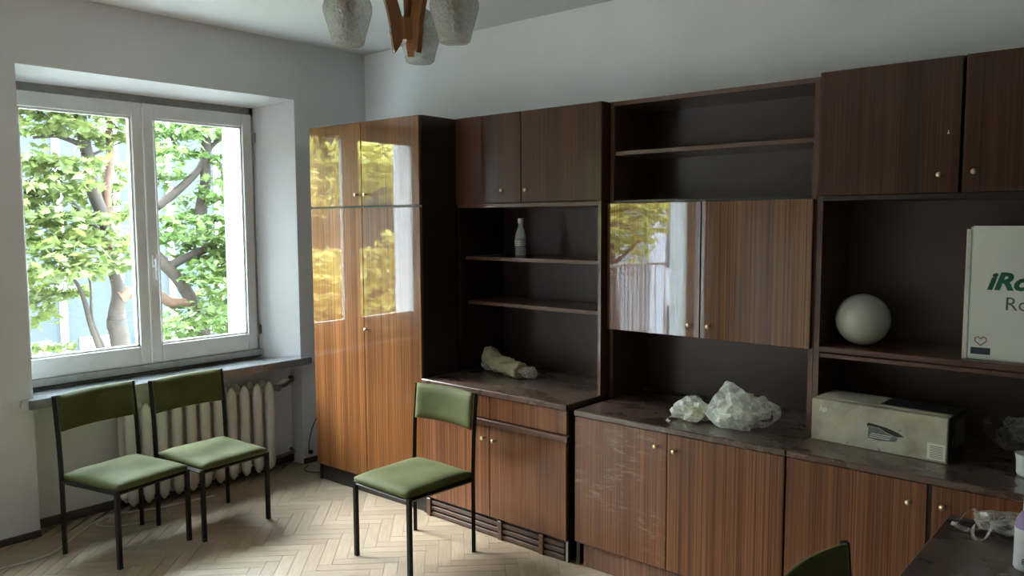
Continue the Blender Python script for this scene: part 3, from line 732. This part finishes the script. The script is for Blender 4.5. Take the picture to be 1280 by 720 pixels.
# small bag with yellow paper
b1 = thing('plastic_bag', 'small clear plastic bag with yellow paper inside, beside the bigger bag', 'plastic bag', (2.86,-.50,ZT3), org=(2.885,-.50,ZT3))
obj('bag_contents', blob((2.872,-.485,ZT3+.038), .062,.052,.036, .22, 2.0, 4, 3, ZT3+.003), 'yellow', b1)
bm = crumple((2.866,-.490,ZT3+.046), .080,.066,.052, 9, ZT3, pull=(((-1,-.5,-.2), .03),))
ribbon(bm, [(2.81,-.525,ZT3+.03),(2.79,-.56,ZT3+.02),(2.775,-.575,ZT3+.004),(2.80,-.59,ZT3+.003)], (.5,.5,.6), .03, .012)
obj('bag_film', bm, 'film', b1)
b2 = thing('plastic_bag', 'large crumpled clear plastic bag with knotted handles on the worktop', 'plastic bag', (3.03,-.47,ZT3))
obj('bag_contents', blob((3.02,-.49,ZT3+.052), .082,.066,.048, .28, 1.7, 2, 4, ZT3+.003, .3), 'mint', b2)
bm = crumple((3.032,-.485,ZT3+.070), .100,.085,.074, 6, ZT3, .2, pull=(((-.35,0,1), .045),((1,.1,.25), .05),((.2,-.4,-1), .03),((-1,0,-.2), .02)))
ribbon(bm, [(2.98,-.47,ZT3+.12),(2.96,-.47,ZT3+.165),(3.0,-.47,ZT3+.172),(3.05,-.47,ZT3+.145),(3.10,-.47,ZT3+.14)], (0,.8,.5), .05, .03)
ribbon(bm, [(3.08,-.48,ZT3+.06),(3.13,-.46,ZT3+.105),(3.185,-.45,ZT3+.095),(3.195,-.45,ZT3+.055),(3.165,-.46,ZT3+.026),(3.09,-.50,ZT3+.026)], (.55,.5,.55), .045, .05)
ribbon(bm, [(3.07,-.47,ZT3+.115),(3.12,-.46,ZT3+.125),(3.18,-.45,ZT3+.10),(3.19,-.45,ZT3+.05)], (.3,.7,.3), .05, .03)
ribbon(bm, [(3.10,-.50,ZT3+.05),(3.14,-.49,ZT3+.075),(3.18,-.47,ZT3+.09)], (.2,.3,.8), .03, .015)
ribbon(bm, [(3.08,-.48,ZT3+.08),(3.13,-.46,ZT3+.14),(3.175,-.45,ZT3+.09)], (.3,.6,.4), .03, .02)
obj('bag_film', bm, 'film', b2)
# folded cloth roll on unit two
ZT2 = .764
tw = thing('rolled_cloth', 'rolled beige cloth half wrapped in clear film beneath the open shelves', 'cloth', (1.56,-.30,ZT2))
bm = bmesh.new(); P = [(1.395,-.245,ZT2+.085),(1.43,-.262,ZT2+.065),(1.50,-.285,ZT2+.052),(1.58,-.305,ZT2+.045),(1.66,-.325,ZT2+.042),(1.715,-.338,ZT2+.04)]
cv = catmull(P, 10); rings = []
for i, p in enumerate(cv):
    f = i/(len(cv)-1); rr_ = .052-.008*f; ring = []
    if i in (0, len(cv)-1): rr_ *= .75
    for j in range(26):
        a = j*2*PI/26; q = Vector((math.cos(a)*.28*math.sin(.2), math.cos(a), math.sin(a)))
        k = 1+0.32*noise.noise(Vector((f*6, math.cos(a)*1.3, math.sin(a)*1.3)))+.22*noise.noise(Vector((f*17, math.cos(a)*3, math.sin(a)*3)))
        co = p+Vector((.25*math.cos(a)*rr_*k, math.cos(a)*rr_*k*1.1, math.sin(a)*rr_*k*(.95)))
        co.z = max(co.z, ZT2+.001); ring.append(bm.verts.new(co))
    rings.append(ring)
for i in range(len(rings)-1):
    for j in range(26): bm.faces.new((rings[i][j], rings[i][(j+1)%26], rings[i+1][(j+1)%26], rings[i+1][j]))
for ring, sgn in ((rings[0], -1), (rings[-1], 1)):
    cc = sum((v.co for v in ring), Vector())/26+Vector((-.012*sgn, 0, 0)); vc = bm.verts.new(cc)
    for j in range(26): bm.faces.new((ring[j], ring[(j+1)%26], vc))
bmesh.ops.recalc_face_normals(bm, faces=bm.faces[:])
obj('cloth_roll', bm, 'cloth', tw, True)
obj('bag_film', crumple((1.755,-.325,ZT2+.036), .080,.042,.034, 12, ZT2, -.2, sub=2), 'film_thin', tw)
obj('bag_film', crumple((1.43,-.290,ZT2+.030), .060,.040,.028, 15, ZT2, -.2, sub=2), 'film_thin', tw)

# bottle on shelf
zb = 1.4245
bt = thing('plastic_bottle', 'small clear bottle with white cap on the upper open shelf', 'bottle', (1.668,-.285,zb))
bm = bmesh.new(); lathe(bm, [(0,.004),(.020,0),(.030,.004),(.032,.012),(.030,.04),(.032,.055),(.0315,.10),(.031,.115),(.024,.140),(.0145,.165),(.0125,.178),(.0125,.188)], (1.668,-.285,zb), 22); obj('bottle_body', bm, 'bottle', bt, True)
bm = bmesh.new(); lathe(bm, [(.0325,.056),(.0329,.058),(.0329,.098),(.0325,.100)], (1.668,-.285,zb), 22); obj('label', bm, 'ink_grey', bt, True, label='faded printed label')
for zz in (.066,.074,.082,.090):
    bm = bmesh.new()
    for k in range(7):
        a = -PI*.82+k*.16; box(bm, -.0018,.0018,-.0003,.0003,-.0016,.0016) if False else None
    lathe(bm, [(.03305,zz),(.03305,zz+.0022)], (1.668,-.285,zb), 22); obj('label_line', bm, 'ink_white', bt)
bm = bmesh.new(); lathe(bm, [(0,.213),(.0145,.213),(.0155,.208),(.0155,.188),(0,.187)], (1.668,-.285,zb), 18); obj('cap', bm, 'plasticwhite', bt, True)
bm = bmesh.new(); box(bm, 1.40,1.50,-.32,-.25,zb,zb+.006,.002); box(bm, 1.43,1.56,-.29,-.24,zb+.006,zb+.011,.002)
tag(obj('flat_packet', bm, 'carcass', org=(1.48,-.28,zb)), 'thin dark packets lying left of the bottle on the shelf', 'packet')

# globe
zs = 1.1075
gl = thing('glass_globe', 'dusty opal glass lamp globe on the long shelf', 'globe', (3.455,-.225,zs))
Rg = .106; prof = [(0, 0.0)]+[(Rg*math.sin(a*PI/24), Rg-Rg*math.cos(a*PI/24)) for a in range(1, 24)]+[(0, 2*Rg)]
bm = bmesh.new(); lathe(bm, prof, (3.455,-.225,zs), 40); obj('globe_glass', bm, 'opal', gl, True)

# lettering helper
def text(s, size, mat, parent, mw, shear=0, bold=0, name='lettering', sx=1.0, label=None):
    cu = bpy.data.curves.new('lettering', 'FONT'); cu.body = s; cu.size = size; cu.shear = shear; cu.offset = bold; cu.extrude = .0003; cu.resolution_u = 3
    tmp = bpy.data.objects.new('tmp', cu); COL.objects.link(tmp)
    me = bpy.data.meshes.new_from_object(tmp.evaluated_get(bpy.context.evaluated_depsgraph_get())); bpy.data.objects.remove(tmp)
    bm = bmesh.new(); bm.from_mesh(me); bpy.data.meshes.remove(me)
    bmesh.ops.scale(bm, vec=(sx,1,1), verts=bm.verts[:]); bmesh.ops.transform(bm, matrix=mw, verts=bm.verts[:])
    return obj(name, bm, mat, parent, org=(0,0,0), label=label)
def face_m(origin, right, up):
    r_ = Vector(right).normalized(); u_ = Vector(up).normalized(); n_ = r_.cross(u_)
    return Matrix(((r_.x,u_.x,n_.x,origin[0]),(r_.y,u_.y,n_.y,origin[1]),(r_.z,u_.z,n_.z,origin[2]),(0,0,0,1)))
# white robot carton
wb = thing('carton', 'white carton with green lettering standing on the long shelf', 'box', (3.842,-.315,zs), .03, org=(0,0,0))
bw, bh, bd = .44, .490, .20
B('carton_body', 'carton', wb, .006, bw, .004, bd, 0, bh-.004, .002)
B('carton_front', 'carton', wb, .014, bw, 0, .004, .004, bh, .001); B('carton_flap', 'carton_edge', wb, -.006, .010, -.001, .0045, 0, bh-.012, .001, label='pale folded carton edge')
text('iRobot', .085, 'ink_green', wb, face_m((.065,-.0006,.262),(1,0,0),(0,0,1)), .28, .0035, sx=1.12, label='green italic lettering')
text('Roomba', .068, 'ink_grey', wb, face_m((.122,-.0006,.188),(1,0,0),(0,0,1)), 0, 0, label='thin grey lettering')
B('printed_badge', 'ink_navy', wb, .022,.085,-.0006,0,.020,.045, label='dark blue label')
bm = bmesh.new()
hp = [(0,-.019),(.018,-.003),(.018,.008),(.009,.013),(0,.006),(-.009,.013),(-.018,.008),(-.018,-.003)]
pp = [Vector((.053+p[0], -.0008, .072+p[1])) for p in hp]; tube(bm, pp+[pp[0]], .0016, 4); obj('heart_emblem', bm, 'ink_red', wb)
# long grimy carton
lb = thing('carton', 'long grimy grey carton with torn front and black end lying on the worktop', 'box', (3.342,-.461,.7455), math.atan2(-.030,.500), org=(0,0,0))
lw, lh, ld = .500, .166, .205
B('carton_body', 'grime_carton', lb, 0, lw-.004, 0, ld, 0, lh, .002)
B('carton_end', 'ink_black', lb, lw-.004, lw, .0, ld, 0, lh+.0005, .001, label='black printed end')
B('top_flap', 'grime_carton', lb, .004, lw-.004, .035, ld, lh, lh+.003, .001, label='loose upper flap')
B('top_print', 'ink_black', lb, .24, lw-.004, .06, ld, lh+.003, lh+.0034, label='dark print on the top')
B('end_label', 'ink_grey', lb, lw, lw+.0006, .075, ld-.012, .045, .145, label='grey end label')
text('hp', .030, 'ink_white', lb, face_m((.030,-.0006,.120),(1,0,0),(0,0,1)), .2, .001)
text('12A', .022, 'ink_white', lb, face_m((lw+.0008,.055,.050),(0,0,1),(0,-1,0)))
B('barcode_label', 'paper', lb, lw-.070,lw-.010,-.0007,0,.008,.068, label='cream barcode sticker')
for k in range(8): B('barcode_line', 'ink_grey', lb, lw-.060,lw-.016,-.0010,-.0007,.014+.006*k,.0162+.006*k)
bm = bmesh.new(); prism(bm, [(.215,.098),(.222,.104),(.285,.096),(.330,.083),(.350,.070),(.322,.066),(.285,.078),(.262,.090),(.222,.092),(.218,.086)], 'y', -.0006, .0003); obj('torn_hole', bm, 'ink_black', lb, label='dark torn hole')
bm = bmesh.new(); prism(bm, [(.222,.090),(.262,.088),(.285,.075),(.330,.062),(.322,.048),(.26,.040),(.220,.046)], 'y', -.0007, .0002); obj('address_label', bm, 'ink_grey', lb, label='peeling printed label')
for k in range(3): B('label_line', 'carton', lb, .224+.004*k, .300+.004*k, -.0010,-.0007,.050+.007*k,.0520+.007*k)

# grey plastic sheet on unit 4 and cup
g = thing('plastic_bag', 'greyish crumpled plastic bag at the dark back of the right worktop', 'plastic bag', (4.02,-.16,ZT3))
bm = crumple((4.07,-.15,ZT3+.07), .13,.09,.07, 21, ZT3)
ribbon(bm, [(3.90,-.16,ZT3+.12),(3.905,-.17,ZT3+.09),(3.93,-.19,ZT3+.06),(4.0,-.22,ZT3+.03),(4.08,-.23,ZT3+.04)], (.5,.2,.6), .04, .05)
obj('bag_film', bm, 'film_grey', g)
cp = thing('paper_cup', 'crumpled white cup at the right end of the worktop', 'cup', (4.075,-.46,ZT3))
bm = bmesh.new(); prof = [(0,.003),(.024,.001),(.026,.010),(.030,.05),(.034,.075),(.036,.078),(.033,.076),(.028,.05),(.023,.012),(0,.008)]
lathe(bm, prof, (4.075,-.46,ZT3), 22)
for v in bm.verts: v.co += Vector((noise.noise(v.co*40), noise.noise(v.co*40+Vector((9,0,0))), 0))*.006
obj('cup_body', bm, 'plasticwhite', cp, True)

# table bottom right
tz = .740
tb = thing('table', 'dark brown glossy table at the lower right with bag and bottle', 'table', (4.6,-1.65,0))
B('tabletop', 'top', tb, 3.956, 5.25, -2.35, -1.0, tz-.03, tz, .004)
for x in (4.02, 5.18):
    for y in (-1.07, -2.28): B('leg', 'carcass', tb, x-.025, x+.025, y-.025, y+.025, 0, tz-.03, .003)
B('apron', 'carcass', tb, 4.045, 5.155, -1.08, -1.06, tz-.10, tz-.03); B('apron', 'carcass', tb, 4.045, 5.155, -2.29,-2.27, tz-.10, tz-.03)
B('apron', 'carcass', tb, 4.01, 4.03, -2.255, -1.095, tz-.10, tz-.03); B('apron', 'carcass', tb, 5.17, 5.19, -2.255, -1.095, tz-.10, tz-.03)
g = thing('plastic_bag', 'thin plastic bag with looped handles and dark contents on the table', 'plastic bag', (4.10,-1.11,tz))
obj('bag_contents', blob((4.125,-1.09,tz+.028), .062,.038,.024, .2, 2, 31, 3, tz+.002), 'darkstuff', g)
bm = crumple((4.125,-1.09,tz+.034), .078,.050,.032, 33, tz)
ribbon(bm, [(4.06,-1.10,tz+.035),(4.035,-1.085,tz+.055),(4.015,-1.10,tz+.045),(4.00,-1.13,tz+.02),(3.985,-1.12,tz+.015),(4.03,-1.13,tz+.008),(4.06,-1.12,tz+.02)], (.2,.4,.5), .012, .02)
ribbon(bm, [(4.06,-1.10,tz+.03),(4.045,-1.14,tz+.03),(4.05,-1.175,tz+.008),(4.075,-1.17,tz+.005),(4.085,-1.13,tz+.03)], (.5,.2,.4), .012, .018)
obj('bag_film', bm, 'film_thin', g)
bt = thing('plastic_bottle', 'white labelled bottle with purple shoulder at the right edge of the table', 'bottle', (4.190,-1.300,tz))
c = (4.190,-1.300,tz)
bm = bmesh.new(); lathe(bm, [(0,.002),(.024,0),(.028,.006),(.028,.105),(.026,.112)], c, 24); obj('label_sleeve', bm, 'plasticwhite', bt, True, label='white label sleeve')
bm = bmesh.new(); lathe(bm, [(.0275,.106),(.026,.125),(.016,.145),(.011,.150),(0,.150)], c, 24); obj('shoulder', bm, 'purple', bt, True, label='purple shoulder')
bm = bmesh.new(); lathe(bm, [(0,.185),(.011,.185),(.012,.150),(0,.150)], c, 18); obj('cap', bm, 'plasticwhite', bt, True)
dv = Vector((-.757,-.653,0)); dv = (CAM-Vector(c)); dv.z = 0; dv.normalize(); rt = Vector((-dv.y, dv.x, 0))
text('8', .022, 'ink_grey', bt, face_m(Vector(c)+dv*.0283-rt*.010+Vector((0,0,.020))-Vector(bt['_org']), rt, (0,0,1)))

# ------------------------------------------------------------------ cables, outlet
def cable(name, pts, r_, mat, label):
    bm = bmesh.new(); tube(bm, catmull(pts, 8), r_, 7); tag(obj(name, bm, mat, smooth=True, org=Vector(pts[0])), label, 'cable')
cable('cable', [(.32,-2.62,.004),(.306,-2.466,.004),(.303,-2.26,.004),(.187,-2.115,.004),(.04,-1.95,.004),(-.02,-1.83,.004),(.03,-1.74,.004),(.085,-1.60,.004),(.11,-1.46,.004),(.13,-1.30,.004)], .0045, 'whitecable', 'long white cable running along the floor under the window chairs')
cable('cable', [(.10,-1.62,.011),(.02,-1.78,.010),(.04,-1.925,.004),(.13,-1.925,.004),(.205,-1.83,.004),(.23,-1.70,.004),(.20,-1.60,.004)], .003, 'whitecable', 'looped end of white cable on the floor behind the left chair')
cable('cable', [(.33,-.50,.42),(.16,-.535,.375),(.09,-.56,.28),(.06,-.575,.17),(.03,-.560,.09),(.02,-.54,.06)], .0035, 'blackcable', 'black cable arching from the wardrobe down to the socket')
cable('cable', [(.06,-.59,.004),(.12,-.66,.004),(.20,-.66,.004),(.28,-.58,.004),(.33,-.52,.004)], .003, 'blackcable', 'black cable lying on the floor beside the wardrobe')
so = thing('wall_socket', 'small grey wall socket low on the wall beside the wardrobe', 'socket', (.001,-.54,.07))
B('socket_plate', 'plasticwhite', so, .001,.012,-.57,-.51,.045,.105,.003); bm = bmesh.new(); tube(bm, [(.012,-.54,.075),(.030,-.54,.075)], .014, 12); obj('plug', bm, 'blackcable', so)

# ------------------------------------------------------------------ outdoors
GZ = -3.2
bm = bmesh.new(); box(bm, -40, -.47, -40, 25, GZ-.2, GZ); tag(obj('lawn', bm, 'grass', org=(-10,0,GZ)), 'green ground far below the window', 'ground'); bpy.data.objects['lawn']['kind'] = 'structure'
# pale blue building opposite
bd_ = thing('building', 'pale blue rendered building behind the tree outside the window', 'building', (-13,3,GZ))
B('wall', 'paleblue', bd_, -15, -13, -16, 12, GZ, 4.3); B('cornice', 'palegrey', bd_, -15.1, -12.85, -16.1, 12.1, 4.3, 4.5)
for k in range(9): B('pilaster', 'frame', bd_, -13, -12.92, -2.1+k*1.15, -1.98+k*1.15, GZ, 4.3)
for k in range(8):
    f = B('window', 'palegrey', bd_, -13, -12.96, -1.75+k*1.15, -1.15+k*1.15, -2.3, -.75); B('pane', 'ink_grey', f, -12.96, -12.95, -1.70+k*1.15, -1.20+k*1.15, -2.25, -.8)
bd2 = thing('building', 'pale grey building seen reflected beyond the balcony', 'building', (-8,-20,GZ))
B('wall', 'palegrey', bd2, -12, -6, -26, -14.6, GZ, 5.0); B('cornice', 'frame', bd2, -12.1, -5.9, -26.1, -14.5, 5.0, 5.25)
for k in range(3):
    for q in range(3): B('window', 'paleblue', bd2, -6, -5.95, -16.6-k*3, -15.5-k*3, -2+q*2.4, -.6+q*2.4)
# balcony
bl = thing('balcony', 'concrete balcony with brown iron railing outside the glazed door', 'balcony', (-1,-5,-.1))
B('slab', 'concrete', bl, -1.45, -.47, -7.0, -3.3, -.22, -.04)
B('top_rail', 'rail', bl, -1.42,-1.37,-6.98,-3.3, 1.00,1.04,.005); B('middle_rail', 'rail', bl, -1.41,-1.38,-6.98,-3.3,.90,.92); B('bottom_rail', 'rail', bl, -1.41,-1.38,-6.98,-3.3,.05,.08)
for k in range(34): B('baluster', 'rail', bl, -1.402,-1.388,-6.95+k*.108,-6.936+k*.108,.08,1.0)
for y in (-6.98,-3.31): B('side_rail', 'rail', bl, -1.40,-.47,y-.012,y+.012,1.0,1.03)
for k in range(6): B('baluster', 'rail', bl, -.62-k*.14,-.606-k*.14,-6.985,-6.971,-.04,1.0)

LEAF = [(0,0),(.32,-.42),(.30,.02),(.62,-.10),(.50,.18),(.80,.35),(.42,.42),(.34,.62),(0,1.0),(-.34,.62),(-.42,.42),(-.80,.35),(-.50,.18),(-.62,-.10),(-.30,.02),(-.32,-.42)]
LEAF_S = [(0,0),(.45,.10),(.40,.55),(0,1.0),(-.40,.55),(-.45,.10)]
def foliage(clusters, rg, size, shape, per):
    vs = []; fs = []
    for (c, rx, ry, rz_) in clusters:
        c = Vector(c); nl = int(per*rx*ry*rz_/.03)
        for _ in range(nl):
            while True:
                u = Vector((rg.uniform(-1,1), rg.uniform(-1,1), rg.uniform(-1,1)))
                if u.length <= 1: break
            # layered sprays: leaves gather in flat drooping tiers
            p = c+Vector((u.x*rx, u.y*ry, u.z*rz_)); p.z += .05*math.sin(p.z*25)
            s = size*rg.uniform(.65,1.25)
            e = Matrix.Rotation(rg.uniform(0,2*PI), 3, 'Z') @ Matrix.Rotation(rg.gauss(-.35,.45), 3, 'X') @ Matrix.Rotation(rg.gauss(0,.45), 3, 'Y')
            b0 = len(vs); vs.append(p+e@Vector((0,.35*s,.03*s)))
            for x, y in shape: vs.append(p+e@Vector((x*s*.75, y*s, -.10*s*abs(x))))
            k = len(shape)
            for j in range(k): fs.append((b0, b0+1+j, b0+1+(j+1)%k))
    me = bpy.data.meshes.new('foliage'); me.from_pydata([tuple(v) for v in vs], [], fs); return me
def tree(label, base, branches, clusters, mat, leaf='leaf', size=.12, shape=LEAF, per=40, seed=1, group=None):
    t = thing('tree', label, 'tree', base, org=(0,0,0)); rg = random.Random(seed); bx = Vector(base)
    for nm, pts, r0, r1, bmat in branches:
        cv = catmull(pts, 6); bm = bmesh.new(); nn = len(cv)
        cv = [p+Vector((noise.noise(p*2.3), noise.noise(p*2.3+Vector((7,0,0))), 0))*.04 for p in cv]
        tube(bm, [p-bx for p in cv], [(r0+(r1-r0)*i/(nn-1))*(1+.12*noise.noise(cv[i]*4)) for i in range(nn)], 8)
        obj(nm, bm, bmat, t, True)
    me = foliage([((c[0]-bx.x, c[1]-bx.y, c[2]-bx.z), *r_) for c, *r_ in clusters], rg, size, shape, per)
    me.materials.append(M[leaf]); o = bpy.data.objects.new('foliage', me); COL.objects.link(o); o.parent = t; o['kind'] = 'stuff'
    return t
# unproject helper for laying the trunks out at real distances (evaluated once, plain coordinates)
def at(px, py, X):
    d_ = _F*FPX+_R2*(px-640)+_U2*(360-py); t = (X-CAM.x)/d_.x; return tuple(CAM+d_*t)
T = -3.6
tr_ = [('trunk', [(T,at(146,420,T)[1],GZ), at(150,440,T), at(146,410,T), at(148,370,T), at(140,340,T)], .115, .055, 'bark'),
       ('branch', [at(147,372,T), at(158,366,T), at(163,372,T)], .085, .05, 'bark_red'),
       ('branch', [at(142,350,T), at(137,320,T), at(136,250,T), at(138,180,T), at(136,120,T), at(134,40,T)], .052, .030, 'bark_red'),
       ('branch', [at(124,440,T), at(112,395,T), at(95,360,T), at(88,350,T)], .035, .012, 'bark'),
       ('branch', [at(130,440,T), at(118,400,T), at(112,370,T), at(105,330,T)], .018, .008, 'bark'),
       ('branch', [at(136,300,T), at(105,270,T), at(75,235,T), at(50,205,T)], .035, .012, 'bark'),
       ('branch', [at(137,290,T), at(120,240,T), at(108,190,T), at(98,120,T), at(94,90,T)], .07, .05, 'bark'),
       ('branch', [at(100,180,T), at(70,170,T), at(40,172,T)], .028, .012, 'bark'),
       ('branch', [at(110,195,T), at(135,185,T), at(165,172,T)], .016, .007, 'bark'),
       ('branch', [at(92,160,T), at(62,142,T), at(45,110,T)], .02, .010, 'bark')]
cl = []
rg = random.Random(11)
def cl_at(px, py, X, r, rz_=None, ry=None): cl.append((at(px, py, X), r, ry or r, rz_ or r*.6))
for px, py, r in ((40,150,.26),(70,135,.28),(105,140,.26),(130,150,.24),(160,165,.2),(45,200,.26),(150,215,.22),(120,180,.2),(60,235,.28),(95,215,.25),(115,245,.25),(150,265,.22),
                  (40,285,.28),(75,290,.30),(110,285,.30),(145,300,.26),(60,330,.28),(95,325,.28),(125,330,.26),(160,320,.2),(45,365,.26),(75,360,.25),(60,385,.16),(35,385,.18),(60,430,.14),(85,432,.10),(45,440,.12),(35,410,.1),(20,120,.3),(60,60,.5),(120,60,.5),(10,250,.4),(0,350,.35)):
    cl_at(px, py, T+rg.uniform(-.35,.5), r)
tree('leafy maple with a knotted trunk seen through the left pane', (T, at(146,420,T)[1], GZ), tr_, cl, 'bark', 'leaf', .085, LEAF, 420, 5)
T2 = -5.0
br2 = [('trunk', [(T2,at(262,420,T2)[1],GZ), at(262,520,T2), at(262,450,T2), at(246,390,T2), at(225,352,T2), at(200,325,T2), at(170,290,T2)], .12, .06, 'bark'),
       ('branch', [at(242,378,T2), at(215,378,T2), at(195,365,T2), at(170,350,T2)], .07, .055, 'bark_red'),
       ('branch', [at(205,336,T2), at(240,318,T2), at(275,300,T2), at(284,270,T2)], .06, .03, 'bark'),
       ('branch', [at(252,300,T2), at(254,240,T2), at(256,190,T2), at(262,130,T2), at(258,80,T2)], .075, .055, 'bark'),
       ('branch', [at(195,258,T2), at(225,235,T2), at(248,210,T2), at(258,190,T2), at(276,172,T2)], .06, .03, 'bark'),
       ('branch', [at(228,205,T2), at(215,175,T2), at(200,150,T2)], .02, .012, 'bark'),
       ('branch', [at(262,195,T2), at(275,205,T2), at(280,240,T2)], .02, .012, 'bark')]
cl = []
for px, py, r in ((205,160,.28),(225,155,.3),(270,150,.34),(240,165,.2),(200,190,.25),(235,190,.2),(282,200,.22),(205,215,.26),(228,255,.22),(200,285,.3),(225,300,.26),(275,240,.28),(270,270,.28),(240,285,.26),
                  (262,320,.34),(275,345,.30),(248,345,.22),(270,370,.3),(285,395,.3),(262,395,.28),(225,400,.26),(205,405,.22),(245,410,.22),(215,425,.16),(290,320,.3),(290,160,.3),(255,60,.6),(200,60,.6),(330,150,.6),(330,300,.6),(340,400,.5)):
    cl_at(px, py, T2+rg.uniform(-.5,.5), r*1.15)
tree('grey-barked leafy tree with a forked bough seen through the right pane', (T2, at(262,420,T2)[1], GZ), br2, cl, 'bark', 'leaf2', .085, LEAF, 300, 8)
cls = [((-4.8+rg.gauss(0,.5), -5.0+rg.gauss(0,1.2), rg.uniform(.4,3.4)), .55,.6,.35) for _ in range(30)]
tree('yellow-green tree left of the window view, mirrored in the wardrobe doors', (-4.8,-5.0,GZ), [('trunk', [(-4.8,-5,GZ),(-4.7,-5,-1),(-4.8,-4.9,1.2),(-4.8,-5,3.0)], .16, .06, 'bark')] + [('branch', [(-4.8,-5,.4+.5*k),(-4.8+math.cos(k*2.4)*.7,-5+math.sin(k*2.4)*1.2,.9+.55*k)], .05, .02, 'bark') for k in range(5)], cls, 'bark', 'leaf3', .11, LEAF_S, 130, 17)
# trees beyond the balcony (reflected in the glossy doors)
for i, (x, y) in enumerate(((-5.4,-11.9),)):
    brs = [('trunk', [(x,y,GZ),(x+.1,y,-1),(x,y+.1,1.2),(x,y,3.0)], .25, .08, 'bark')] + [('branch', [(x,y,.6+.5*k),(x+math.cos(k*2.4)*.8,y+math.sin(k*2.4)*.8,1.2+.5*k)], .06, .02, 'bark') for k in range(5)]
    cls = [((x+rg.gauss(0,.8), y+max(-.9, min(1.2, rg.gauss(0,.6))), rg.uniform(1.1,4.2)), .6,.55,.5) for _ in range(70)]
    tree('bright green bushy tree beyond the balcony railing', (x, y, GZ), brs, cls, 'bark', 'leaf3', .15, LEAF_S, 60, 20+i)

for o in bpy.data.objects:
    if '_org' in o: del o['_org']
